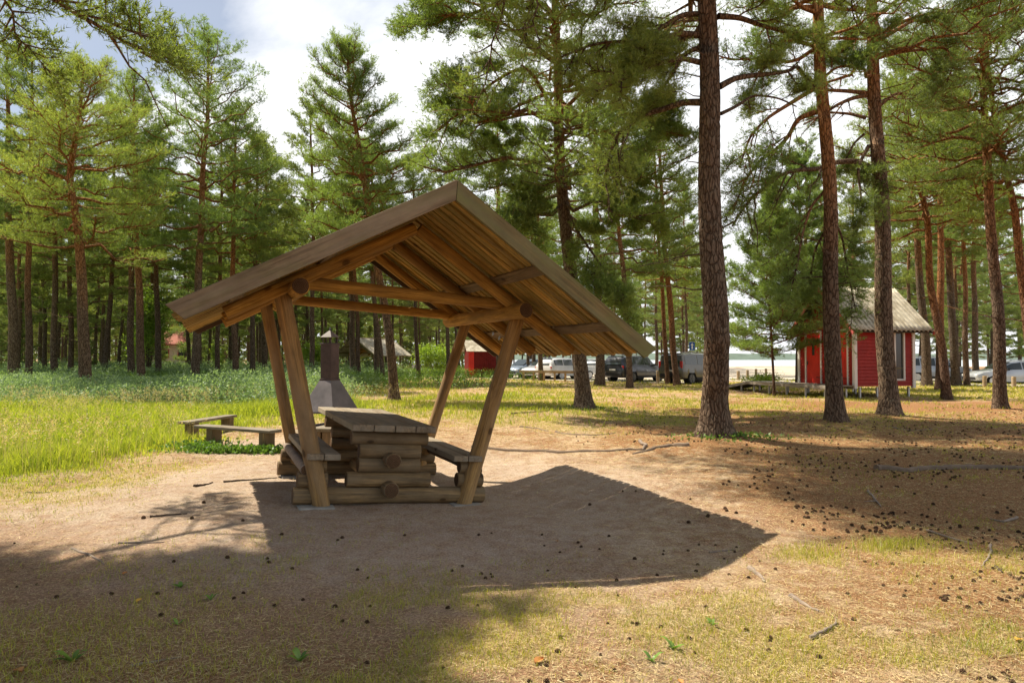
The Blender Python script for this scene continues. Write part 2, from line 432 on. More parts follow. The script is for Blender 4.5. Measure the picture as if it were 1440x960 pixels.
def make_ground():
    rs = [0, .6, 1.2]
    r = 1.8
    while r < 3000:
        rs.append(r); r += max(.055, r*.0125) if r < 60 else r*.06
    rs = np.array(rs)
    ang = np.concatenate([np.linspace(-50, 50, 361), np.linspace(54, 306, 64)]) * PI/180
    na = len(ang)
    A, Rr = np.meshgrid(ang, rs)
    X, Y = Rr*np.sin(A), Rr*np.cos(A)
    Z = gz(X, Y)
    V = np.stack([X, Y, Z], -1).reshape(-1, 3)
    i = np.arange(len(rs)-1)[:, None]*na; j = np.arange(na)[None, :]; j2 = (j+1) % na
    F = np.stack([i+j2, i+j, i+na+j, i+na+j2], -1).reshape(-1, 4)
    me = np_mesh('ground', V, F, 4)
    x, y = V[:, 0], V[:, 1]
    ca = me.color_attributes.new('zone', 'FLOAT_COLOR', 'POINT')
    d = np.stack([np.clip(meadow_d(x, y)+shrub_d(x, y), 0, 1), lawn_d(x, y), brown_d(x, y), bare_d(x, y)], -1).astype(np.float32)
    ca.data.foreach_set('color', d.ravel())
    m, nt, b = mat('ground_soil', .95, .08)
    at_ = nt.nodes.new('ShaderNodeAttribute'); at_.attribute_name = 'zone'
    sp = nt.nodes.new('ShaderNodeSeparateColor'); nt.links.new(at_.outputs[0], sp.inputs[0])
    v = coords(nt, 'Object')
    nf = noise(nt, v, 55, 8, .78); nm = noise(nt, v, 6, 6, .65); nl = noise(nt, v, 1.1, 5, .6)
    sand = ramp(nt, nf, [(.34, (.22, .14, .08)), (.5, (.46, .335, .21)), (.66, (.66, .52, .36))])
    litter = ramp(nt, nf, [(.34, (.075, .034, .014)), (.5, (.25, .125, .055)), (.66, (.50, .30, .15))])
    dry = ramp(nt, nf, [(.34, (.18, .12, .04)), (.5, (.38, .28, .11)), (.66, (.56, .44, .21))])
    green = ramp(nt, nf, [(.3, (.08, .10, .02)), (.7, (.26, .28, .06))])
    f0 = mth(nt, 'ADD', mth(nt, 'MULTIPLY', nl, .55), mth(nt, 'MULTIPLY', nm, .6))
    c = mix(nt, ramp(nt, f0, [(.46, (0, 0, 0)), (.66, (.95, .95, .95))]), sand, litter)
    c = mix(nt, ramp(nt, mth(nt, 'ADD', sp.outputs[2], mth(nt, 'MULTIPLY', mth(nt, 'SUBTRACT', nm, .5), 1.5)), [(.15, (0, 0, 0)), (.6, (1, 1, 1))]), c, litter)
    c = mix(nt, mth(nt, 'MULTIPLY', at_.outputs['Alpha'], ramp(nt, nm, [(.3, (1, 1, 1)), (.75, (.35, .35, .35))])), c, ramp(nt, nf, [(.34, (.25, .18, .13)), (.5, (.42, .335, .26)), (.66, (.57, .47, .38))]))
    c = mix(nt, ramp(nt, mth(nt, 'ADD', sp.outputs[1], mth(nt, 'MULTIPLY', mth(nt, 'SUBTRACT', nm, .5), .8)), [(.2, (0, 0, 0)), (.8, (.75, .75, .75))]), c, dry)
    c = mix(nt, sp.outputs[0], c, green)
    nt.links.new(c, b.inputs['Base Color'])
    bump(nt, b, mth(nt, 'ADD', mth(nt, 'MULTIPLY', nf, .8), nm), .8, .035)
    tag(link('ground', me, m, smooth=True), kind='structure')

# ------------------------------------------------------------------ simple materials
simple('white_paint', (.72, .70, .66), .55, .3, 0, .08, 3)
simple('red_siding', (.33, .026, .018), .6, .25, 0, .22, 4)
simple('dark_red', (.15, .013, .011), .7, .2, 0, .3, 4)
simple('red_door', (.62, .03, .02), .45, .35, 0, .12, 2)
simple('pink_trim', (.55, .13, .12), .6, .2, 0, .2, 4)
simple('rust_steel', (.06, .038, .034), .6, .35, .1, .45, 5, .2)
simple('hood_steel', (.115, .10, .10), .5, .4, .15, .5, 3)
simple('soot', (.018, .014, .012), .9, .1, 0, .4, 8)
simple('concrete', (.30, .29, .26), .95, .1, 0, .25, 12, .3)
simple('galv', (.45, .45, .46), .4, .5, .8, .1, 4)
simple('rubber', (.02, .02, .02), .85, .2, 0, .2, 8)
simple('alloy', (.55, .55, .56), .35, .5, .8, .1, 4)
simple('dark_alloy', (.1, .1, .1), .4, .5, .6, .1, 4)
simple('black_plastic', (.02, .02, .022), .6, .3, 0, .2, 8)
simple('tail_red', (.45, .01, .01), .25, .6, 0, .1, 4)
simple('head_lens', (.7, .7, .72), .15, .7, 0, .05, 4)
simple('plate_white', (.7, .7, .68), .5, .3, 0, .05, 4)
simple('sign_blue', (.01, .10, .42), .45, .4, 0, .05, 3)
simple('sign_white', (.8, .8, .8), .45, .4, 0, .03, 3)
simple('cone_scale', (.085, .048, .028), .85, .15, 0, .5, 60)
simple('dead_wood', (.24, .19, .15), .9, .1, 0, .35, 9, .4)
simple('root_wood', (.19, .14, .10), .9, .1, 0, .3, 9, .5)
simple('dark_bark', (.07, .05, .038), .9, .1, 0, .35, 9, .5)
simple('cream_wall', (.70, .63, .52), .8, .2, 0, .08, 3)
simple('dark_pane', (.03, .035, .035), .15, .6, 0, .2, 3)
simple('leaf_orange', (.45, .2, .06), .7, .2, 0, .3, 9)
simple('leaf_yellow', (.6, .36, .06), .7, .2, 0, .3, 9)
simple('tile_roof', (.35, .12, .08), .8, .2, 0, .2, 4)
def carpaint(n, c, metal=.5):
    m, nt, b = mat(n, .28, .6); b.inputs['Base Color'].default_value = (*c, 1); b.inputs['Metallic'].default_value = metal
    b.inputs['Coat Weight'].default_value = .6; b.inputs['Coat Roughness'].default_value = .06
    nz = noise(nt, coords(nt), 2.5, 3); c2 = ramp(nt, nz, [(.3, tuple(x*.85 for x in c)), (.7, c)]); nt.links.new(c2, b.inputs['Base Color'])
    M_[n] = m
carpaint('paint_charcoal', (.06, .062, .075)); carpaint('paint_greige', (.10, .093, .08)); carpaint('paint_silver', (.5, .52, .55))
carpaint('paint_white', (.72, .73, .75), 0); carpaint('paint_bluegrey', (.20, .25, .33)); carpaint('paint_grey', (.30, .31, .33))
def mk_glass():
    m, nt, b = mat('car_glass', .06, .8); b.inputs['Base Color'].default_value = (.035, .045, .045, 1); M_['car_glass'] = m
mk_glass()
def mk_roofmetal(name, a, b2):
    m, nt, b = mat(name, .6, .3)
    c = ramp(nt, noise(nt, coords(nt, 'Object', (1, .35, .35)), 7, 6, .7), [(.3, a), (.7, b2)])
    st = ramp(nt, noise(nt, coords(nt), 2.1, 5, .7), [(.42, (.45, .4, .32)), (.6, (1, 1, 1))])
    nt.links.new(mix(nt, .7, c, st, 'MULTIPLY'), b.inputs['Base Color']); M_[name] = m
mk_roofmetal('sheet_roof', (.38, .34, .26), (.68, .62, .50))

# ------------------------------------------------------------------ picnic shelter
def make_shelter():
    root = empty('picnic_shelter', SH_O)
    Rm = Matrix.Rotation(SH_YAW, 4, 'Z') @ Matrix.Rotation(SH_PITCH, 4, 'X') @ Matrix.Rotation(SH_ROLL, 4, 'Y')
    root.rotation_euler = Rm.to_euler()
    A = M_['amber_wood']; P_ = M_['post_wood']; B = M_['base_wood']
    YF, YB, ZA, W = -1.408, 2.615, 3.149, 2.17
    sl = (3.149-1.84)/2.17
    ang = math.atan(sl); ca, sa = math.cos(ang), math.sin(ang)
    # posts
    for s in (-1, 1):
        for y in (0.0, 1.9):
            p = log('post', ((-.735 if s < 0 else .775) - (.03 if y and s < 0 else 0), y, -.06), (s*(1.30 if y == 0 else 1.335), y, 2.15), .089 if y == 0 else .074, P_, root, .083 if y == 0 else .070, seed=int(10+s*3+y*5))
            if y == 0:
                for zz in (.1, .34):
                    xb = .735 if s < 0 else .775; xx = s*(xb + (zz+.06)/2.21*(1.30-xb))
                    MB().ring([(.006, 0), (.024, 0), (.024, .006), (.012, .006), (.012, .014)], 14, 1).build('bolt', M_['galv'], p, p.matrix_local.inverted() @ Matrix.Translation((xx, -.108, zz)))
            bevel(MB().box((0, 0, 0), (.36, .28, .16)).build('footing', M_['concrete'], root, Matrix.Translation((s*.80, y-.02, -.075 + .0))), .02)
    # plates and ties
    log('plate_log', (-1.17, -.50, 2.15), (-1.17, 2.2, 2.15), .085, A, root, seed=1)
    log('plate_log', (1.17, -.50, 2.15), (1.17, 2.2, 2.15), .085, A, root, seed=2)
    log('tie_beam', (-1.30, .10, 2.25), (1.34, .10, 2.25), .07, A, root, .062, seed=3)
    log('tie_beam', (-1.30, 1.98, 2.22), (1.30, 1.98, 2.22), .062, A, root, seed=4)
    # rafters, battens, boards
    off = .178/ca
    for i, y in enumerate((-.12, .95, 1.98)):
        for s in (-1, 1):
            e = 1.80 if s < 0 else 1.95
            log('rafter', (s*.02, y, ZA-off-.01), (s*e, y, ZA-off-sl*e), .068, A, root, seed=20+i*3+s)
    for s in (-1, 1):
        def S(x, dz, y): return (s*x, y, ZA - sl*x - dz/ca)
        for x in (.93, 1.72):
            plank('batten', S(x, .1, YF+.04), S(x, .1, YB-.04), .13, .035, M_['base_wood'], root, up=(s*sa, 0, ca), bev=.004)
        # roof slope: under boards with gaps, cover boards above; x runs down the slope
        p0 = Vector(S(0, .05, 0)); p1 = Vector(S(W+.02, .05, 0))
        Mx, L = frame_x(p0, p1, (0, 0, 1)); b = MB(); rr = random.Random(5+s)
        n = 27; st = (YB-YF-.05)/n; sg = -1 if Mx.col[1].y < 0 else 1
        for i in range(n):
            y = (YF+.05 + (i+.5)*st); wv = .098+rr.uniform(-.016, .014); j = rr.uniform(-.035, .03)
            b.box((j/2, sg*y, -.024+rr.uniform(-.008, .005)), (L+j, wv, .036))
            b.box((0, sg*(y+st/2), .028), (L, .11, .022))
        bevel(b.build('roof_slope', M_['roof_wood'], root, Mx), .003, 1)
        # barge boards
        for yy, mt_ in ((YF, M_['grey_wood'] if s < 0 else M_['green_wood']), (YB, M_['dark_wood'])):
            d = .079
            q0 = Vector((0, yy, ZA - d/ca)); q1 = Vector((s*(W), yy, ZA - sl*W - d/ca))
            Mf, Lf = frame_x(q0, q1, (0, 0, 1))
            # mitred at the ridge: shear the near end
            hx, hz = Lf/2, d
            zl = 1 if Mf.col[2].z > 0 else -1
            pts = [(-hx + d*sl, zl*d), (hx+.02, zl*d), (hx-.05, -zl*d), (-hx - d*sl, -zl*d)]
            # upper edge reaches further at the ridge on the outside
            pts[0] = (-hx - d*sl + .002, zl*d); pts[3] = (-hx + d*sl + .002, -zl*d)
            o = MB().prism(pts, -.02, .02, 1).build('barge_board', mt_, root, Mf); bevel(o, .004)
    for s in (-1, 1):
        plank('ridge_cap', (s*.042, YF+.03, ZA-.022), (s*.042, YB, ZA-.022), .10, .012, M_['grey_wood'], root, up=(s*sa, 0, ca))
    # table and benches on their crossed logs
    TX = -.07
    for y in (.05, 1.90):
        log('base_log', (-1.03, y, .09), (1.03, y, .09), .088, B, root, seed=30)
        log('support_log', (TX-.44, y, .252), (TX+.46, y, .252), .082, B, root, seed=31)
        for z in (.405, .555): log('support_log', (TX-.33, y, z), (TX+.33, y, z), .082, B, root, seed=int(z*99))
        log('support_log', (TX-.42, y, .69), (TX+.40, y, .69), .075, B, root, seed=35)
        for s in (-1, 1):
            log('support_log', (s*.70, y, .25), (s*1.0, y, .25), .08, B, root, seed=36)
            log('support_log', (s*.72, y, .395), (s*.90, y, .395), .075, B, root, seed=37)
    for z in (.17, .475): log('long_log', (TX, -.16, z), (TX, 2.12, z), .082, B, root, seed=int(z*50))
    for s in (-1, 1): log('long_log', (s*.93, -.02, .36), (s*.93, 1.98, .36), .05, M_['dead_wood'] if s < 0 else M_['dark_wood'], root, seed=40)
    tb = MB(); bw = .215
    for i in range(4):
        tb.box((0, (i-1.5)*(bw+.008), 0), (2.62, bw, .068))
    M, L_ = frame_x((TX, -.13, .805), (TX, 2.49, .805))
    bevel(tb.build('table_top', M_['table_wood'], root, M), .008)
    for s in (-1, 1):
        sb = MB()
        for i in (-.5, .5): sb.box((0, i*.168, 0), (2.5, .162, .062))
        M, L_ = frame_x((s*.77, -.11, .50), (s*.77, 2.39, .50))
        bevel(sb.build('bench_seat', M_['table_wood'], root, M), .008)
    return root
shelter = make_shelter()
tag(shelter, 'large open log picnic shelter with gable roof and built-in table, in the foreground', 'picnic shelter', 'picnic shelters')

far_sh = copy_tree(shelter)
tag(far_sh, 'small distant log picnic shelter with pale grey roof among the far trees', 'picnic shelter', 'picnic shelters')
p = at(521, 528, 56); far_sh.location = (p.x-.3, 56, -.2)
far_sh.rotation_euler = (0, 0, math.radians(-33)); far_sh.scale = (1.08,)*3
for c in kids(far_sh):
    if c.name.startswith('roof_slope'):
        c.data = c.data.copy(); c.data.materials[0] = M_['sheet_roof']

# ------------------------------------------------------------------ fire hood
def make_hood():
    root = empty('fire_hood')
    g = .355
    b = MB(); b.box((0, 0, .12), (.62, .62, .24)); b.box((0, 0, .30), (.70, .70, .12)); bevel(b.build('fire_box', M_['soot'], root), .01)
    for sx in (-1, 1):
        for sy in (-1, 1): MB().box((sx*.31, sy*.31, .49), (.04, .04, .28)).build('leg', M_['soot'], root)
    MB().box((0, .30, .49), (.58, .02, .27)).build('back_plate', M_['soot'], root)
    gr = MB()
    for i in range(9): gr.tube([(-.3, -.24+i*.06, .40), (.3, -.24+i*.06, .40)], .006, 6)
    gr.build('grate', M_['rust_steel'], root)
    h = MB(); t = .125
    prof = [(g, .615), (g, .645), (t, 1.175)]
    vs = []
    for w_, z in prof: vs += [(-w_, -w_, z), (w_, -w_, z), (w_, w_, z), (-w_, w_, z)]
    fs = [(i*4+k, i*4+(k+1) % 4, (i+1)*4+(k+1) % 4, (i+1)*4+k) for i in range(2) for k in range(4)] + [(8, 9, 10, 11)]
    h.add(vs, fs); o = h.build('hood', M_['hood_steel'], root)
    sm = o.modifiers.new('t', 'SOLIDIFY'); sm.thickness = .008
    b = MB(); b.box((0, 0, 1.50), (.225, .225, .66)); b.box((0, 0, 1.19), (.25, .25, .03)); b.box((0, 0, 1.81), (.245, .245, .02)); bevel(b.build('chimney', M_['rust_steel'], root), .004)
    b = MB()
    for sx in (-1, 1):
        for sy in (-1, 1): b.box((sx*.085, sy*.085, 1.87), (.018, .018, .12))
    vs = [(-.12, -.12, 1.93), (.12, -.12, 1.93), (.12, .12, 1.93), (-.12, .12, 1.93), (0, 0, 2.06)]
    b.add(vs, [(0, 1, 2, 3), (0, 4, 1), (1, 4, 2), (2, 4, 3), (3, 4, 0)]); b.build('rain_cap', M_['rust_steel'], root)
    MB().ring([(.012, 2.045), (.016, 2.075), (.006, 2.11)], 8).build('finial', M_['hood_steel'], root)
    return root
hood = make_hood(); p = at(464, 500, 12); hood.location = (p.x, 12, gz1(p.x, 12)-.02); hood.rotation_euler.z = math.radians(-24)
tag(hood, 'dark steel fireplace hood with square chimney and little rain cap, behind the picnic table', 'fireplace', 'fireplace hoods')
h2 = copy_tree(hood); p = at(586, 500, 58); h2.location = (p.x, 58, -.1); h2.rotation_euler.z = .5; h2.scale = (1.25, 1.25, 1.0)
tag(h2, 'distant black fireplace hood standing right of the far shelter', 'fireplace', 'fireplace hoods')

# ------------------------------------------------------------------ plank benches
def make_bench(a, b, w, t, legs, label, matn='bench_wood', legr=.1):
    a, b = Vector(a), Vector(b); m = (a+b)/2; zt = m.z
    root = empty('bench', (m.x, m.y, gz1(m.x, m.y)), (0, 0, math.atan2(b.y-a.y, b.x-a.x)), label, 'bench', 'plain plank benches')
    L = (b-a).length; h = zt - root.location.z
    bevel(MB().box((0, 0, h-t/2), (L, w, t)).build('seat', M_[matn], root), .008)
    for f in legs:
        o = MB().box((0, 0, 0), (h-t+.04, w*.8, legr*1.6)).build('leg', M_['base_wood'], root, Matrix.Translation((f*L/2, 0, (h-t)/2-.02)) @ Matrix.Rotation(PI/2, 4, 'Y'))
        bevel(o, .012)
    return root
a = at(258, 590, 13.0); b = at(326, 585, 14.6); a.z = b.z = (a.z+b.z)/2
make_bench(a, b, .26, .05, (-.68, .8), 'farther grey plank bench on wooden blocks at the edge of the tall grass')
a = at(281, 598, 12.2); b = at(388, 603, 11.3); a.z = b.z = (a.z+b.z)/2
make_bench(a, b, .26, .05, (-.6, .78), 'nearer long grey plank bench on log blocks with green weeds under it')
a = at(442, 597, 10.2); b = at(470, 596, 10.3); a.z = b.z = a.z
make_bench((-2.93, 10.25, .52), (-2.60, 10.2, .52), .5, .05, (-.55, .55), 'short wooden bench half hidden behind the picnic table near the fireplace')

# ------------------------------------------------------------------ red hut
def siding(b, x0, x1, z0, z1, step=.13, holes=()):
    """lap boards in the plane y=0 facing -y"""
    z = z0
    while z < z1 - .01:
        zt = min(z+step, z1); segs = [(x0, x1)]
        for hx0, hx1, hz0, hz1 in holes:
            if zt > hz0+.01 and z < hz1-.01:
                ns_ = []
                for s0, s1 in segs:
                    if hx1 <= s0 or hx0 >= s1: ns_.append((s0, s1)); continue
                    if hx0 > s0: ns_.append((s0, hx0))
                    if hx1 < s1: ns_.append((hx1, s1))
                segs = ns_
        for s0, s1 in segs:
            b.add([(s0, -.05, z), (s1, -.05, z), (s1, -.004, zt), (s0, -.004, zt), (s0, .02, z), (s1, .02, z), (s1, .02, zt), (s0, .02, zt)],
                  [(0, 1, 2, 3), (4, 7, 6, 5), (0, 4, 5, 1), (3, 2, 6, 7), (0, 3, 7, 4), (1, 5, 6, 2)])
        z += step
def make_hut():
    root = empty('red_hut', (13.3, 26.5, gz1(13.3, 26.5)), (0, 0, .25), 'small bright red wooden hut with white corner boards and a pale sheet roof', 'hut')
    LX, LY, F, E, ov = 2.72, 3.23, .45, 2.75, .35; SL = .95
    R, W_ = M_['red_siding'], M_['white_paint']
    b = MB(); siding(b, .0, LX, F, E, holes=[(1.82, 2.28, .72, 2.68)]); b.build('wall', R, root)
    Mf = Matrix.Translation((0, LY, 0)) @ Matrix.Rotation(-PI/2, 4, 'Z')      # plane y=0 -> front wall; local x runs from far corner to near
    b = MB(); siding(b, 0, LY, F, E, holes=[(LY-2.80, LY-1.86, F, 2.62), (LY-1.32, LY-.32, F, 2.62)])
    z = E
    while z < E + SL*LY/2 - .12:
        k = (z-E)/SL; siding(b, k+.02, LY-k-.02, z, z+.13); z += .13
    b.build('wall', R, root, Mf)
    b = MB(); b.box((LX, LY/2, (F+E)/2), (.03, LY, E-F)); b.prism([(0, E), (LY, E), (LY/2, E+SL*LY/2)], LX-.015, LX+.015, 0); b.build('wall', R, root)
    MB().box((LX/2, LY, (F+E)/2), (LX, .03, E-F)).build('wall', R, root)
    for x, y in ((-.01, -.01), (LX+.01, -.01), (-.01, LY+.01), (LX+.01, LY+.01)):
        bevel(MB().box((x, y, (F+E)/2-.04), (.13, .13, E-F+.08)).build('corner_board', W_, root), .004)
    for i, (y0, y1) in enumerate(((1.90, 2.76), (.37, 1.27))):
        x = -.005
        f = MB()
        f.box((-.03, y0-.045, (F+2.66)/2), (.07, .07, 2.66-F)); f.box((-.03, y1+.045, (F+2.66)/2), (.07, .07, 2.66-F)); f.box((-.03, (y0+y1)/2, 2.66), (.075, y1-y0+.16, .08))
        f.build('door_frame', W_, root)
        d = MB()
        k = 6; w = (y1-y0)/k
        zz0, zz1 = F+.02, 2.60
        wy = (y0+y1)/2; 
        for j in range(k): 
            yc = y0+(j+.5)*w
            d.box((x, yc, (zz0+zz1)/2), (.035+.004*(j % 2), w-.006, zz1-zz0))
        dr = d.build('door', M_['red_door'], root)
        MB().box((x-.02, wy, 1.98), (.02, .17, .62)).build('pane', M_['dark_pane'], dr)
        fr = MB()
        for dy in (-.10, .10): fr.box((x-.022, wy+dy, 1.98), (.03, .03, .68))
        for dz in (-.33, .33): fr.box((x-.0225, wy, 1.98+dz), (.031, .23, .03))
        fr.build('frame', M_['red_door'], dr)
        h = MB(); h.box((x-.04, y1-.07, 1.35), (.02, .03, .16)); h.tube([(x-.04, y1-.07, 1.38), (x-.08, y1-.07, 1.38), (x-.08, y1-.18, 1.38)], .009, 6); h.build('handle', M_['black_plastic'], dr)
        h = MB()
        for z in (.75, 2.3): h.box((x-.024, y0+.14, z), (.008, .26, .03))
        h.build('hinge', M_['black_plastic'], dr)
    f = MB()
    for xx in (1.83, 2.27): f.box((xx, -.045, 1.70), (.065, .06, 1.98))
    f.box((2.05, -.03, .70), (.53, .062, .07)); f.box((2.05, -.03, 2.70), (.53, .062, .07)); wf = f.build('window_frame', W_, root)
    MB().box((2.05, .0, 1.70), (.37, .012, 1.95)).build('pane', M_['dark_pane'], wf)
    MB().box((2.05, -.012, 1.15), (.36, .02, .04)).build('glazing_bar', M_['green_wood'], wf)
    # roof: corrugated sheets, ridge along x
    ZR = 4.43; x0, x1 = -.35, 3.44
    for s in (-1, 1):
        n = 420; xs = np.linspace(x0, x1, n)
        hh = .05*(np.abs(np.sin(xs*PI/.21)) > .55)*1.0
        ye = LY/2 + s*(LY/2+ov); ze = ZR - SL*(LY/2+ov)
        V = []
        ts = np.linspace(0, 1, 9)
        for t in ts:
            V.append(np.stack([xs, np.full(n, LY/2*(1-t)+ye*t), ZR*(1-t)+ze*t+hh+.03], -1))
        V = np.concatenate(V)
        i = np.arange(8)[:, None]*n; j = np.arange(n-1)[None, :]
        F4 = np.stack([i+j, i+j+1, i+n+j+1, i+n+j], -1)
        me = np_mesh('roof', V, F4, 4); o = link('roof', me, M_['sheet_roof'], root)
        sm = o.modifiers.new('t', 'SOLIDIFY'); sm.thickness = .012
        # under boards
        Mx, L = frame_x((x0/2+x1/2, LY/2, ZR-.02), (x0/2+x1/2, ye, ze-.02))
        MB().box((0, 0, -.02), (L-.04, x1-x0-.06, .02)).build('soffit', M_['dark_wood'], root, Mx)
        for xe in (x0, x1):
            Mx, L = frame_x((xe, LY/2, ZR-.035), (xe, ye, ze-.035))
            MB().box((0, 0, 0), (L+.06, .03, .13)).build('barge_board', M_['pink_trim'], root, Mx)
    for i, (x, y) in enumerate(((.3, .1), (1.1, .1), (1.9, .1), (2.6, .1), (.3, 3.1), (2.6, 3.1), (1.4, 1.6))):
        MB().box((x, y, .2), (.07, .07, .44)).build('foot', M_['galv'], root)
    # deck and ramp
    dk = empty('deck', (13.3, 26.5, gz1(13.3, 26.5)), (0, 0, .25), 'low grey plank deck on steel legs with a ramp, running along the red hut doors', 'deck')
    b = MB(); n = 38; Y0, Y1, Y2, X0 = -.05, 5.3, 8.4, -1.18; F = .50
    for i in range(n): b.box((X0/2-.04, Y0+(i+.5)*(Y1-Y0)/n, F-.02), (-X0, (Y1-Y0)/n-.012, .035))
    b.build('deck_boards', M_['deck_wood'], dk)
    b = MB(); n = 20; sl = (F-.04)/(Y2-Y1)
    for i in range(n):
        t = (i+.5)/n; b.box((0, 0, 0), (-X0, (Y2-Y1)/n-.012, .035), Matrix.Translation((X0/2-.04, Y1+(Y2-Y1)*t, (F-.02)*(1-t)+.03*t)) @ Matrix.Rotation(-math.atan(sl), 4, 'X'))
    b.build('ramp', M_['deck_wood'], dk)
    for x in (X0-.06, -.10):
        plank('edge_beam', (x, Y0, F-.08), (x, Y1, F-.08), .05, .12, M_['deck_wood'], dk)
        plank('edge_beam', (x, Y1+.01, F-.08), (x, Y2, -.03), .05, .12, M_['deck_wood'], dk)
    for y in (.25, 1.4, 2.6, 3.8, 4.9, 5.9):
        for x in (X0+.02, -.2): MB().box((x, y, .18), (.06, .06, .42 if y < 5.4 else .30)).build('leg', M_['galv'], dk)
    return root
make_hut()

def make_shed():
    p = at(677, 500, 55)
    root = empty('shed', (p.x, 55, -.05), (0, 0, .25), 'distant dark red plank shed with pale roof seen through the picnic shelter', 'shed')
    b = MB(); n = 16
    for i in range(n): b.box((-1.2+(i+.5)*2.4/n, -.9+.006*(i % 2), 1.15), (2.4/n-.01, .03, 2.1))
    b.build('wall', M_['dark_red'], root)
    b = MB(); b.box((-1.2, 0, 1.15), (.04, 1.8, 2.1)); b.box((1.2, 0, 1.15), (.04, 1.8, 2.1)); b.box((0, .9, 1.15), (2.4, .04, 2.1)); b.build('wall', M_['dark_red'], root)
    MB().box((-1.0, -.93, 1.1), (.42, .03, 1.95)).build('door', M_['red_door'], root)
    for s in (-1, 1):
        Mx, L = frame_x((0, 0, 3.0), (0, s*1.25, 2.1)); MB().box((0, 0, 0), (L, 2.9, .04)).build('roof', M_['sheet_roof'], root, Mx)
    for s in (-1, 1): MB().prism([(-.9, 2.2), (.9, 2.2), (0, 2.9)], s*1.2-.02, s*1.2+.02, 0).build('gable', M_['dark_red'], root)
make_shed()
def make_house():
    p = at(240, 500, 105)
    root = empty('house', (p.x, 105, 0), (0, 0, .15), 'faint cream house glimpsed between the left forest trunks', 'house')
    MB().box((0, 0, 1.8), (7, 5, 3.6)).build('wall', M_['cream_wall'], root)
    for s in (-1, 1):
        Mx, L = frame_x((0, 0, 5.6), (0, s*3.1, 3.5)); MB().box((0, 0, 0), (L, 7.6, .15)).build('roof', M_['tile_roof'], root, Mx)
        MB().prism([(-2.5, 3.6), (2.5, 3.6), (0, 5.45)], s*3.45-.05, s*3.45+.05, 0).build('gable', M_['cream_wall'], root)
    for x in (-2.4, 0, 2.4):
        f = MB(); f.box((x, -2.52, 2.2), (1.2, .06, 1.3)); o = f.build('window', M_['pink_trim'], root); MB().box((x, -2.56, 2.2), (1.0, .03, 1.1)).build('pane', M_['dark_pane'], o)
make_house()

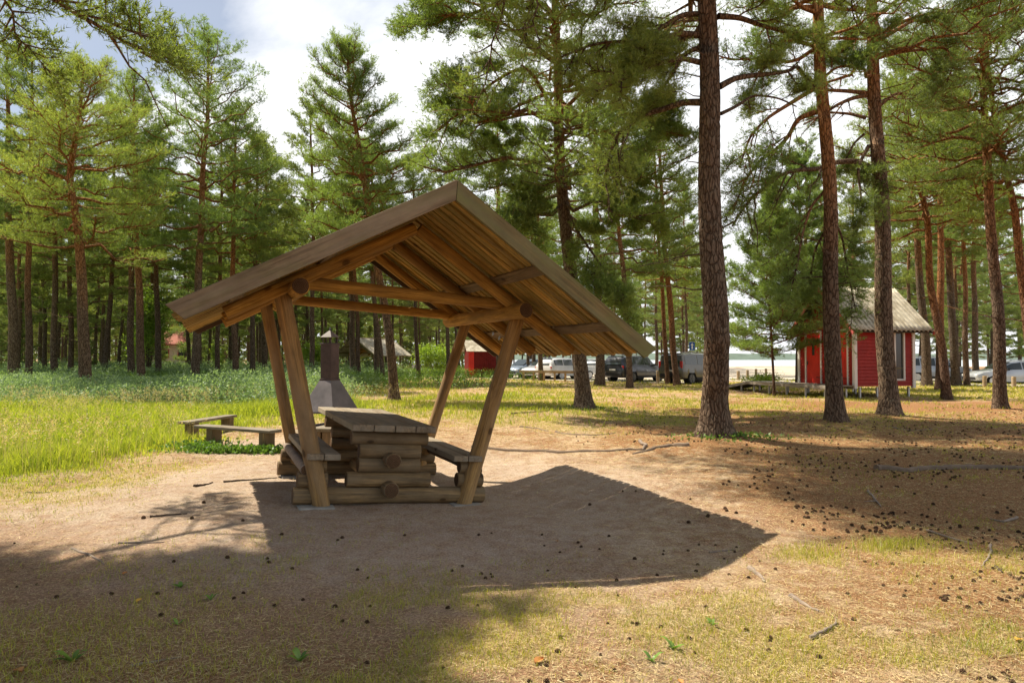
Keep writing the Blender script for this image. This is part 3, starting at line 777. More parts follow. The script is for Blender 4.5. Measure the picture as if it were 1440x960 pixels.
# ------------------------------------------------------------------ cars
def make_car(kind, paint, label, loc, yaw, wheel='alloy'):
    root = empty('parked_car', loc, (0, 0, yaw), label, 'car' if kind != 'van' else 'van', 'cars parked by the lake')
    # stations: x, z_low, z_belt, z_top, half width belt, half width top ; +x is the front
    K = dict(
     suv=[(-2.28, .50, .95, 1.02, .80, .70), (-2.24, .38, 1.08, 1.12, .88, .66), (-2.15, .32, 1.10, 1.50, .92, .66), (-1.95, .30, 1.10, 1.66, .95, .68), (-1.2, .28, 1.09, 1.72, .96, .69), (-.2, .28, 1.06, 1.72, .96, .69), (.45, .28, 1.04, 1.66, .96, .68), (1.10, .28, 1.03, 1.16, .95, .72), (1.25, .28, 1.02, 1.10, .95, .76), (1.9, .30, .95, 1.02, .93, .72), (2.2, .35, .80, .88, .84, .62), (2.30, .45, .68, .72, .72, .5)],
     van=[(-2.20, .50, 1.0, 1.10, .82, .74), (-2.17, .36, 1.12, 1.20, .88, .76), (-2.10, .32, 1.12, 1.72, .90, .74), (-1.98, .30, 1.12, 1.80, .92, .75), (-1.2, .28, 1.10, 1.84, .92, .76), (0, .28, 1.08, 1.84, .92, .76), (.55, .28, 1.06, 1.76, .92, .74), (1.30, .28, 1.04, 1.22, .92, .76), (1.45, .28, 1.02, 1.14, .92, .78), (1.95, .30, .95, 1.02, .9, .72), (2.15, .36, .78, .86, .82, .62), (2.22, .45, .66, .72, .7, .5)],
     hatch=[(-2.02, .45, .85, .92, .74, .62), (-1.98, .34, .95, 1.02, .82, .62), (-1.85, .28, .96, 1.22, .86, .62), (-1.55, .26, .95, 1.40, .88, .62), (-.8, .24, .93, 1.47, .88, .63), (0, .24, .92, 1.46, .88, .63), (.35, .24, .91, 1.40, .88, .62), (1.1, .24, .90, 1.0, .87, .68), (1.25, .24, .88, .94, .86, .7), (1.7, .26, .80, .86, .84, .66), (1.95, .32, .66, .72, .76, .56), (2.03, .42, .56, .6, .66, .45)],
     estate=[(-2.38, .48, .88, .95, .78, .66), (-2.34, .36, .98, 1.05, .86, .64), (-2.2, .30, 1.0, 1.35, .9, .63), (-1.95, .28, 1.0, 1.50, .92, .65), (-1.2, .26, .99, 1.54, .92, .66), (-.2, .26, .97, 1.54, .92, .66), (.35, .26, .96, 1.47, .92, .65), (1.1, .26, .95, 1.06, .91, .7), (1.3, .26, .93, 1.0, .9, .74), (1.95, .28, .84, .90, .88, .7), (2.3, .34, .68, .75, .8, .6), (2.38, .44, .58, .62, .68, .5)])[kind]
    S = np.array(K)
    vs, fs = [], []
    def ring(st):
        x, zl, zb, zt, wb, wt = st
        half = [(0, zl), (wb*.82, zl), (wb*.98, zl+.10), (wb*1.0, (zl+zb)/2), (wb*.975, zb), (wt+(wb-wt)*.12, zt-.055), (wt*.86, zt-.006), (0, zt+.012)]
        return [(x, y, z) for y, z in half] + [(x, -y, z) for y, z in half[-2:0:-1]]
    xs = np.linspace(S[0, 0], S[-1, 0], 70)
    xs = np.unique(np.concatenate([xs, S[:, 0]]))
    D = [np.interp(xs, S[:, 0], S[:, i]) for i in range(1, 6)]
    n = 14; wx = {'suv': (-1.38, 1.42), 'van': (-1.32, 1.40), 'hatch': (-1.25, 1.28), 'estate': (-1.38, 1.48)}[kind]
    wr = .36 if kind in ('suv', 'van') else .32
    for i, x in enumerate(xs):
        st = [x] + [d[i] for d in D]; r = ring(st); r2 = []
        for (a, y, z) in r:
            for wc in wx:                                   # wheel arch cut-outs
                if abs(y) > .3 and z < wr+.10 and abs(x-wc) < wr+.06:
                    lift = wr + math.sqrt(max(0, (wr+.06)**2 - (x-wc)**2)); z = max(z, min(lift, st[2]-.1))
            r2.append((a, y, z))
        vs += r2
    fs = [(i*n+k, i*n+(k+1) % n, (i+1)*n+(k+1) % n, (i+1)*n+k) for i in range(len(xs)-1) for k in range(n)]
    fs += [tuple(range(n-1, -1, -1)), tuple((len(xs)-1)*n+k for k in range(n))]
    body = MB().add(vs, fs).build('body', M_[paint], root, smooth=True)
    def side(x, t, s, o=.012):
        zb, zt, wb, wt = [float(np.interp(x, S[:, 0], S[:, i])) for i in (2, 3, 4, 5)]
        y0, z0, y1, z1 = wb*.975, zb, wt+(wb-wt)*.12, zt-.055
        return (x, s*(y0+(y1-y0)*t+o), z0+(z1-z0)*t)
    wins = {'suv': [(-1.95, -1.15), (-1.08, -.22), (-.15, .85)], 'van': [(-1.9, -.85), (-.75, .2), (.28, 1.05)], 'hatch': [(-1.45, -.95), (-.88, -.1), (-.03, .85)], 'estate': [(-2.0, -1.2), (-1.13, -.25), (-.18, .85)]}[kind]
    for s in (-1, 1):
        for (a, b_) in wins:
            g = MB(); m = 8; X = np.linspace(a, b_, m); v = []
            for x in X: v += [side(x, .10, s), side(x, .9, s)]
            g.add(v, [(2*i, 2*i+2, 2*i+3, 2*i+1) for i in range(m-1)]); g.build('window', M_['car_glass'], root, fix=False)
        MB().box((wins[2][1]-.15, s*(S[5, 4]+.08), S[5, 2]+.06), (.12, .2, .14)).build('wing_mirror', M_['black_plastic'], root)
        cl = MB(); cl.box(((wx[0]+wx[1])/2, s*(S[5, 4]-.005), .36), (wx[1]-wx[0]-2*wr-.1, .03, .14)); cl.build('sill', M_['black_plastic'] if kind in ('suv', 'van') else M_[paint], root)
        if kind in ('suv', 'estate', 'van'):
            MB().tube([(-1.8, s*S[4, 5]*.9, S[4, 3]+.0), (-1.7, s*S[4, 5]*.9, S[4, 3]+.05), (.2, s*S[4, 5]*.9, S[4, 3]+.05), (.35, s*S[4, 5]*.88, S[4, 3]-.01)], .018, 6).build('roof_rail', M_['alloy'], root)
    # windscreens: strips lofted between two stations
    def screen(i, j, nm, o):
        a, b_ = S[i], S[j]
        q = lambda st, f: (st[0]+o[0], f*(st[5]*.9), st[3]+o[1])
        g = MB().add([q(a, -1), q(a, 1), q(b_, 1), q(b_, -1)], [(0, 1, 2, 3)]); g.build(nm, M_['car_glass'], root, fix=False)
    screen(6, 7, 'windscreen', (.015, .035)); screen(3, 1, 'rear_window', (-.03, .03))
    for s in (-1, 1):
        tl = MB().box((S[1, 0]-.0+.02, s*(S[1, 4]-.09), S[1, 2]-.10+(.15 if kind == 'van' else 0)), (.10, .16, .18 if kind != 'van' else .42)); bevel(tl.build('tail_light', M_['tail_red'], root), .02)
        bevel(MB().box((S[-2, 0]-.02, s*(S[-2, 4]-.14), S[-2, 3]-.08), (.12, .26, .10)).build('headlight', M_['head_lens'], root), .02)
        for x in wx:
            y = s*(S[5, 4]-.12)
            wl = MB().ring([(wr-.10, -.11), (wr-.02, -.11), (wr, -.08), (wr, .08), (wr-.02, .11), (wr-.10, .11)], 28, 1).build('wheel', M_['rubber'], root, Matrix.Translation((x, y, wr)), smooth=True)
            rm = MB(); rm.ring([(.05, s*.09), (.06, s*.12)], 12, 1)
            for k in range(5):
                an = k*2*PI/5; 
                rm.box((wr*.35, 0, 0), (wr*.62, .03, .065), Matrix.Translation((0, s*.115, 0)) @ Matrix.Rotation(an, 4, 'Y'))
            rm.ring([(wr*.62, s*.10), (wr*.72, s*.125), (wr*.74, s*.112)], 28, 1)
            rm.build('rim', M_[wheel], wl)
            MB().ring([(wr+.05, s*-.14), (wr+.05, s*.06)], 28, 1).build('wheel_well', M_['black_plastic'], root, Matrix.Translation((x, y-s*.08, wr+.02)))
    b = MB(); b.box((S[0, 0]+.03, 0, .55), (.14, S[1, 4]*1.7, .22)); bevel(b.build('bumper', M_['black_plastic'] if kind in ('suv', 'van') else M_[paint], root), .03)
    b = MB(); b.box((S[-1, 0]-.03, 0, .48), (.12, S[-2, 4]*1.6, .16)); bevel(b.build('bumper', M_['black_plastic'], root), .03)
    MB().box((S[0, 0]-.045, 0, .82 if kind != 'hatch' else .7), (.012, .5, .11)).build('number_plate', M_['plate_white'], root)
    return root
def car_at(kind, paint, label, u, D, heading, wheel='alloy', z=-.02):
    p = at(u, 500, D); return make_car(kind, paint, label, (p.x, D, z), math.radians(heading), wheel)
car_at('suv', 'paint_charcoal', 'dark charcoal SUV with pale rear, parked left of the grey van', 893, 45, 42, 'dark_alloy')
car_at('van', 'paint_greige', 'boxy grey-brown passenger van parked behind the thick trunk, right of the dark SUV', 975, 41.5, 38, 'dark_alloy')
car_at('hatch', 'paint_bluegrey', 'blue-grey car at the left end of the parked row, nose towards the trees', 741, 53, 228)
car_at('hatch', 'paint_silver', 'silver hatchback parked second from the left of the row', 766, 51, 232)
car_at('estate', 'paint_white', 'white estate car showing a red tail light behind the wooden rail', 797, 50, 40)
car_at('hatch', 'paint_white', 'small white car mostly hidden behind trunks left of the dark SUV', 842, 56, 60)
car_at('estate', 'paint_silver', 'long silver-grey estate car seen side on at the right edge', 1419, 41.5, 176, z=-.16)
car_at('suv', 'paint_silver', 'silver SUV parked just right of the red hut behind dark trunks', 1312, 46, -10, z=-.1)

# ------------------------------------------------------------------ posts, rail, sign
pst = None
for i, (u, D) in enumerate(((1038, 47), (1051, 52), (1063, 56), (1077, 60), (925, 43), (1384, 37), (1425, 35.5))):
    p = at(u, 500, D)
    if pst is None:
        pst = MB().ring([(.10, 0), (.105, .06), (.105, .62), (.09, .66)], 14).build('bollard', M_['pale_post']); o = pst
        pst.data.materials.clear(); pst.data.materials.append(M_['pale_post'])
    else: o = pst.copy(); COL.objects.link(o)
    o.location = (p.x, D, gz1(p.x, D)-.03); o.rotation_euler.z = i*1.3; 
    o.scale = (1, 1, (1.05, 1, 1, 1, 1.2, .95, .95)[i])
    lb = ('short pale wooden bollard, leftmost of the four by the lake', 'short pale wooden bollard, second from left of the four by the lake', 'short pale wooden bollard, third from left of the four by the lake', 'short pale wooden bollard, rightmost of the four by the lake', 'wooden bollard beside the rear corner of the grey van', 'wooden bollard before the front half of the silver estate car at the right edge', 'wooden bollard before the middle of the silver estate car at the right edge')[i]
    tag(o, lb, 'bollard', 'wooden bollards of the car park')
def make_rail():
    a, b = at(762, 512, 45.5), at(812, 512, 44.0)
    root = empty('rail_fence', (a.x, a.y, gz1(a.x, a.y)), (0, 0, math.atan2(b.y-a.y, b.x-a.x)), 'low wooden rail fence in front of the white and silver cars', 'fence')
    L = (b-a).length
    plank('rail', (-1.8, 0, .62), (L+.2, 0, .62), .05, .17, M_['pale_post'], root)
    for k in range(6):
        MB().box((-1.5+k*(L+1.4)/5, .06, .3), (.11, .09, .66)).build('post', M_['pale_post'], root)
make_rail()
def make_sign():
    p = at(973, 486, 44.5)
    root = empty('traffic_sign', (p.x, 44.5, -.05), (0, 0, 0), 'blue rectangular road sign with white arrow above the grey van', 'sign')
    MB().tube([(0, 0, 0), (0, 0, 2.65)], .03, 10).build('pole', M_['galv'], root)
    z = 2.36; o = bevel(MB().box((0, -.045, z), (.36, .02, .54)).build('plate', M_['sign_blue'], root), .008)
    s = MB(); y0, y1 = -.062, -.056
    s.prism([(0, z+.21), (.105, z+.06), (.035, z+.06), (.035, z-.02), (-.035, z-.02), (-.035, z+.06), (-.105, z+.06)], y0, y1)
    s.prism([(-.045, z-.03), (.045, z-.03), (.075, z-.13), (.03, z-.13), (.03, z-.21), (-.03, z-.21), (-.03, z-.13), (-.075, z-.13)], y0, y1)
    s.build('arrow_symbol', M_['sign_white'], o)
make_sign()

# ------------------------------------------------------------------ water, shore, car park
def mk_water():
    m, nt, b = mat('water', .12, .5); b.inputs['Base Color'].default_value = (.30, .34, .36, 1)
    v = coords(nt, 'Object', (1, .25, 1)); bump(nt, b, noise(nt, v, .35, 5, .6), .25, .3); M_['water'] = m
mk_water()
tag(link('lake', np_mesh('lake', [(-900, 100, -.38), (2200, 100, -.38), (2200, 2500, -.38), (-900, 2500, -.38)], [0, 1, 2, 3], 4), M_['water']), kind='structure')
def mk_shore():
    n = 400; xs = np.linspace(-900, 2200, n)
    h = 4.2 + 2.6*fbm(xs*.02, 0*xs, 3) + 1.5*(vnoise(xs*.18, 0*xs, 0, 4))
    V = np.concatenate([np.stack([xs, 0*xs+760, 0*xs-.6], -1), np.stack([xs, 0*xs+775, h], -1), np.stack([xs, 0*xs+840, h*.9], -1), np.stack([xs, 0*xs+860, 0*xs-.6], -1)])
    j = np.arange(n-1); F = np.concatenate([np.stack([j+k*n, j+1+k*n, j+1+(k+1)*n, j+(k+1)*n], -1) for k in range(3)])
    simple('far_green', (.13, .17, .14), .95, .05, 0, .25, .05)
    tag(link('far_shore', np_mesh('far_shore', V, F, 4), M_['far_green']), kind='structure')
mk_shore()
def mk_lot():
    m, nt, b = mat('gravel', .95, .1)
    v = coords(nt); c = ramp(nt, noise(nt, v, 14, 6, .7), [(.3, (.36, .31, .25)), (.7, (.55, .49, .41))])
    c = mix(nt, .6, c, ramp(nt, noise(nt, v, .35, 4), [(.35, (.7, .68, .66)), (.6, (1, 1, 1))]), 'MULTIPLY'); nt.links.new(c, b.inputs['Base Color'])
    n = 160; xs = np.linspace(-6, 62, n); rows = []
    near = np.interp(xs, [-6, 0, 6, 11, 14, 22, 40, 62], [56, 50, 43, 41.5, 45, 38.5, 35, 33]) + vnoise(xs*.7, 0*xs, 0, 8)*.8
    for t in np.linspace(0, 1, 40):
        y = near + (116-near)*t; rows.append(np.stack([xs, y, gz(xs, y)+.012+ .01*sstep(0, .02, t)*0], -1))
    V = np.concatenate(rows); i = np.arange(39)[:, None]*n; j = np.arange(n-1)[None, :]
    F = np.stack([i+j, i+j+1, i+n+j+1, i+n+j], -1)
    tag(link('car_park', np_mesh('car_park', V, F, 4), m), kind='structure')
mk_lot()

# ------------------------------------------------------------------ pines
def unit(v): return v / (np.linalg.norm(v, axis=-1, keepdims=True) + 1e-9)
def blades(P, D, Lb, Wb, rng, bend=0):
    """one thin triangle per blade: base P, direction D"""
    n = len(P)
    R = unit(np.cross(D, rng.normal(size=(n, 3))))
    Wb = np.broadcast_to(Wb, (n,))[:, None]; Lb = np.broadcast_to(Lb, (n,))[:, None]
    V = np.stack([P - R*Wb*.5, P + R*Wb*.5, P + D*Lb], 1).reshape(-1, 3)
    return V
def shoots_to_blades(P, D, Ls, nb, bl, bw, rng):
    """needle brushes: for every shoot (P, D) nb blades radiating from its length"""
    P = np.repeat(P, nb, 0); D = np.repeat(D, nb, 0); n = len(P)
    t = rng.random((n, 1))
    side = unit(np.cross(D, rng.normal(size=(n, 3))))
    d = unit(D*(.55+.5*t) + side*.85 + np.array([0, 0, .12]))
    return blades(P + D*Ls*t, d, bl*rng.uniform(.7, 1.2, n), bw*rng.uniform(.8, 1.2, n), rng)

def gen_pine(seed, H, r0, cb, cr, path=None, nlimb=34, nsec=9, nsh=8, nb=12, bl=.085, bw=.012, ls=.14, sides=10, dz=.35,
             limbs=(), dead=6, lean_az=None, profile='pine', up0=.15, rough=0.0, skirt=0, flare=1.0, onlydir=None, top_r=.03, twig=True):
    rng = np.random.default_rng(seed)
    # trunk centre line
    zs = np.arange(-.25, H+.001, dz)
    if path is None:
        a = rng.uniform(0, 2*PI); k = rng.uniform(.0, .03)*H
        path = [(0, 0, 0), (H*.5, k*math.cos(a)+rng.normal()*.12, k*math.sin(a)+rng.normal()*.12), (H, k*1.2*math.cos(a)+rng.normal()*.3, k*1.2*math.sin(a)+rng.normal()*.3)]
    pz = np.array([q[0] for q in path]); px = np.array([q[1] for q in path]); py = np.array([q[2] for q in path])
    def smooth_interp(z, P_):
        w = max(.35, H*.04); s = 0
        for o, ww in ((-1, .25), (0, .5), (1, .25)): s = s + ww*np.interp(np.asarray(z)+o*w, pz, P_)
        return s
    x0, y0 = smooth_interp(0, px), smooth_interp(0, py)
    def C(z):
        z = np.asarray(z, float)
        return np.stack([smooth_interp(z, px)-x0 + .03*np.sin(z*1.1+seed), smooth_interp(z, py)-y0 + .03*np.sin(z*.9+seed*2), z], -1)
    def rad(z):
        z = np.asarray(z, float); t = np.clip(z/H, 0, 1)
        return (r0*(1-t)**.75*(.98) + top_r*t) * (1 + flare*.5*np.exp(-np.clip(z, 0, 99)/.26))
    if rough:
        zs = np.concatenate([np.arange(-.2, 7, .03), np.arange(7, H, .25)])
    Pc = C(zs); Rr = rad(zs); a = np.arange(sides)*2*PI/sides
    A_, Z_ = np.meshgrid(a, zs); RR = np.repeat(Rr[:, None], sides, 1)
    lob = 1 + flare*.30*np.exp(-np.clip(Z_, 0, 9)/.3)*(vnoise(np.cos(A_)*1.7+seed, np.sin(A_)*1.7, 0, seed)-.45)*2
    RR = RR*lob*(1+.05*(vnoise(np.cos(A_)*1.5+5, np.sin(A_)*1.5+seed, Z_*.8, seed+1)-.5)*2)
    if rough:
        wx = A_*r0*9*2.2 + 1.2*(vnoise(A_*3, Z_*3, 0, seed+5)-.5)
        # wrap noise round the trunk
        u, v_ = np.cos(A_)*3.4, np.sin(A_)*3.4
        n1 = vnoise(u*2.1+3+.8*vnoise(u*3, v_*3, Z_*5, seed+4), v_*2.1+seed, Z_*3.2, seed+2); n2 = vnoise(u*5, v_*5, Z_*10, seed+3)
        ridge = np.abs(n1-.5)*2
        RR = RR - rough*(1-np.clip(ridge*3.2, 0, 1)) + rough*.5*(n2-.5)
    X = Pc[:, 0:1] + RR*np.cos(A_); Y = Pc[:, 1:2] + RR*np.sin(A_); Z = Z_ + 0
    V = [np.stack([X, Y, Z], -1).reshape(-1, 3)]
    k = len(zs); i = np.arange(k-1)[:, None]*sides; j = np.arange(sides)[None, :]; j2 = (j+1) % sides
    F = [np.stack([i+j, i+j2, i+sides+j2, i+sides+j], -1).reshape(-1, 4)]
    cnt = len(V[0])
    def add_tube(P, R, n):
        nonlocal cnt
        v, f = tube_np(P, R, n); V.append(v); F.append(f+cnt); cnt += len(v)
    SP, SD = [], []
    def foliate(P, r, L, dens=1.0, start=.3, sec_n=None, droop=0):
        """secondary twigs with needle shoots along limb points P"""
        m = len(P); seg = np.gradient(P, axis=0)
        ns = sec_n or max(3, int(nsec*1.35*dens))
        for q in range(ns):
            s = start + (1-start)*(q+rng.random())/ns
            fi = s*(m-1); i0 = min(int(fi), m-2); f = fi-i0
            b0 = P[i0]*(1-f)+P[i0+1]*f; t = unit(seg[i0])
            sd = np.array([-t[1], t[0], 0]); sd = unit(sd) * (1 if q % 2 else -1)
            d = unit(t*rng.uniform(.35, .9) + sd*rng.uniform(.4, 1.0) + np.array([0, 0, rng.uniform(-.1, .45)-droop]))
            l = L*rng.uniform(.22, .42)*(1.15-.55*s)
            pts = np.array([b0, b0+d*l*.5+np.array([0, 0, -.02*l]), b0+d*l+np.array([0, 0, .12*l])]) + rng.normal(size=(3, 3))*np.array([[0], [.04], [.04]])*l
            if twig: add_tube(pts, np.array([.010+.006*l, .007, .003])*(1+.25*L), 3)
            nn = max(5, int(nsh*2.3*(.5+l)))
            tt = rng.uniform(.25, 1.0, nn); base = pts[0]*(1-tt)[:, None] + pts[2]*tt[:, None]
            jit = rng.normal(size=(nn, 3))*np.array([.20, .20, .10])*(.3+l*.5)
            SP.append(base+jit); SD.append(unit(d*.6 + rng.normal(size=(nn, 3))*.55 + np.array([0, 0, .45])))
        # tip
        nn = max(6, int(nsh*1.6)); SP.append(P[-1]+rng.normal(size=(nn, 3))*.13); SD.append(unit(unit(seg[-1])+rng.normal(size=(nn, 3))*.5+np.array([0, 0, .4])))
    ga = rng.uniform(0, 6)
    for q in range(nlimb):
        t = (q+rng.random()*.8)/nlimb; t = t**.92
        z = cb + (H-cb)*t*.985
        if profile == 'pine': pr = (1-t)**.5*(.55+.45*math.sin(min(1, t*2.2+.25)*PI/2)) + .07
        elif profile == 'cone': pr = (1-t)**.8 + .05
        else: pr = math.sqrt(max(0, 1-(2*t-.9)**2*.8))
        L = cr*pr*rng.uniform(.62, 1.12); ga += 2.4+rng.normal()*.35
        if onlydir is not None and math.cos(ga-onlydir) < -.2 and t < .6: L *= .5
        el = up0 - .30*(1-t)*(1 if skirt == 0 else 1.6) + .75*t**2 + rng.normal()*.10
        d = np.array([math.cos(ga)*math.cos(el), math.sin(ga)*math.cos(el), math.sin(el)])
        m = 7; tt = np.linspace(0, 1, m)[:, None]
        c0 = C(z); sidev = np.array([-math.sin(ga), math.cos(ga), 0])
        P = c0 + d*L*tt + np.array([0, 0, 1.])*L*(.16*tt**2.5 - skirt*.28*tt**1.5) + sidev*L*.10*rng.normal()*tt**2
        P[1:-1] += rng.normal(size=(m-2, 3))*.035*L
        rl = min(float(rad(z))*.5, .018+.013*L)
        add_tube(P, rl*(1-.8*tt[:, 0])+.004, 5)
        foliate(P, rl, L, dens=.5+.5*min(1, L/cr*1.3), start=.28 if L > 1 else .1)
    for q in range(dead):                                     # bare dead snags under the crown
        z = rng.uniform(cb*.35, cb*1.02); g = rng.uniform(0, 2*PI); L = rng.uniform(.4, 1.7)
        d = np.array([math.cos(g), math.sin(g), rng.uniform(-.25, .25)]); m = 5; tt = np.linspace(0, 1, m)[:, None]
        P = C(z) + d*L*tt + rng.normal(size=(m, 3))*.05*L*tt
        add_tube(P, .016*(1-.85*tt[:, 0])+.002, 4)
        if L > .9:
            b0 = P[2]; d2 = d+rng.normal(size=3)*.6; add_tube(np.array([b0, b0+d2*.25*L, b0+d2*.5*L+[0, 0, -.05]]), np.array([.008, .005, .002]), 3)
    for spec in limbs:                                        # hand placed limbs, given as points from the tree's base
        P0 = np.array([tuple(p) for p in spec['p']], float); r = spec.get('r', .05)
        s = np.linspace(0, len(P0)-1, max(10, 4*len(P0))); P = np.stack([np.interp(s, range(len(P0)), P0[:, a_]) for a_ in range(3)], -1)
        P[1:-1] = (P[:-2]+2*P[1:-1]+P[2:])/4; P[1:-1] = (P[:-2]+2*P[1:-1]+P[2:])/4
        ss = np.linspace(0, 1, len(P)); add_tube(P, r*(1-.78*ss)+.006, 8)
        Lt = np.linalg.norm(np.diff(P, axis=0), axis=1).sum(); fo = spec.get('f', 1.0)
        nsub = int(spec.get('sub', 7)*1.0)
        for q in range(nsub):
            f = spec.get('s0', .25) + (1-spec.get('s0', .25))*(q+rng.random())/nsub
            i0 = min(int(f*(len(P)-1)), len(P)-2); t = unit(P[i0+1]-P[i0]); b0 = P[i0]
            sv = unit(np.cross(t, rng.normal(size=3))); d = unit(t*.8+sv*.9+np.array([0, 0, spec.get('dz', .05)]))
            L = Lt*rng.uniform(.16, .34)*spec.get('sl', 1); m = 6; tt = np.linspace(0, 1, m)[:, None]
            Q = b0 + d*L*tt + rng.normal(size=(m, 3))*.05*L*np.minimum(tt, 1) + np.array([0, 0, spec.get('droop', -.15)])*L*tt**1.6
            add_tube(Q, (r*.30)*(1-.8*tt[:, 0])+.003, 5)
            if rng.random() < fo: foliate(Q, .01, L*1.2, dens=.75, start=.25)
            else:
                for _ in range(2):
                    b1 = Q[rng.integers(1, m-1)]; d1 = unit(d+rng.normal(size=3)*.7); add_tube(np.array([b1, b1+d1*L*.2, b1+d1*L*.4+[0, 0, -.03]]), np.array([.008, .005, .002]), 3)
        if fo > .4: foliate(P, r, Lt*.5, dens=.9, start=.6)
    tr = np_mesh('trunk', np.concatenate(V), np.concatenate(F), 4)
    SP, SD = np.concatenate(SP), np.concatenate(SD)
    B = shoots_to_blades(SP, SD, ls, nb, bl, bw, rng)
    cm = np_mesh('crown', B, np.arange(len(B)), 3)
    return tr, cm, len(B)//3

NTRI = 0
def plant(name, loc, meshes, label, cat='pine', group=None, barkm='bark', leafm='needles', rot=0, sc=1.0, scz=None):
    tr, cm = meshes[0], meshes[1]
    root = empty(name, loc, (0, 0, rot), label, cat, group); root.scale = (sc, sc, scz or sc)
    a = bpy.data.objects.new('trunk', tr); COL.objects.link(a); a.parent = root
    c = bpy.data.objects.new('crown', cm); COL.objects.link(c); c.parent = root
    if not tr.materials: tr.materials.append(M_[barkm]); tr.shade_smooth()
    if not cm.materials: cm.materials.append(M_[leafm])
    return root

def W2L(u, v, D, base):  # photo point at distance D, relative to a tree base
    p = at(u, v, D); return (p.x-base.x, p.y-base.y, p.z-base.z)
def tree_path(base, pts, D, H, rng):
    """pts: photo points up the trunk; returns [(z, dx, dy)]"""
    out = [(0, 0, 0)]
    for (u, v) in pts:
        p = at(u, v, D); out.append((p.z-base.z, p.x-base.x, rng.normal()*.10))
    (z1, x1, y1), (z2, x2, y2) = out[-2] if len(out) > 1 else out[-1], out[-1]
    if H > z2+.3:
        s = (x2-x1)/(z2-z1+1e-6) if len(out) > 1 else 0
        out.append((H, x2+s*.4*(H-z2), y2))
    return out

# --- the three thick pines on the right, each with its own limbs; the first has unseen ones added for shade
def base_at(u, v_ground, D=None):
    D = D or CAMH*FPX/(v_ground-HY); p = at(u, 500, D); return Vector((p.x, D, 0))
NEAR = []
b1 = base_at(1005, 622); D1 = b1.y
b2 = base_at(1171, 597); D2 = b2.y
b3 = base_at(1249, 587); D3 = b3.y
b4 = base_at(822, 578); D4 = b4.y
for b_, mh, mr in ((b1, .10, .9), (b2, .07, .8), (b3, .07, .8), (b4, .08, 1.0)): TREE_MOUNDS.append((b_.x, b_.y, mh, mr))
for b_ in (b1, b2, b3, b4): b_.z = gz1(b_.x, b_.y) - .02
def LM(base, D, pts, dd=None, **k):
    """limb through photo points; dd = how far it comes forward (-) or back (+) along its length"""
    n = len(pts); dd = dd or 0
    return dict(p=[W2L(u, v, D + dd*(i/(n-1)), base) for i, (u, v) in enumerate(pts)], **k)
rg = np.random.default_rng(3)
SHADE_LIMBS = []  # unseen limbs above the view, added to shade the ground at the right
for (tx, ty, tz) in ((-2.75, 12.5, 12.5), (-1.25, 11.5, 12.4), (-.3, 13, 12.8), (-1.75, 14, 12.6), (.75, 11.3, 12.6), (-3.2, 14.4, 12.4), (-2.2, 11.2, 13.2), (.2, 12, 14), (-3.3, 11.8, 13), (-2.6, 10.4, 12.6), (-1.2, 10.2, 12.2), (-3.2, 13.2, 13.6)):
    a = Vector((0, 0, tz-2.2)); e = Vector((tx-b1.x, ty-b1.y, tz-b1.z)); m_ = a.lerp(e, .5)+Vector((0, 0, .45))
    SHADE_LIMBS.append(dict(p=[tuple(a), tuple(a.lerp(m_, .5)), tuple(m_), tuple(m_.lerp(e, .6)), tuple(e)], r=.06, f=1, sub=30, s0=.4, dz=0, droop=-.08, sl=.95))
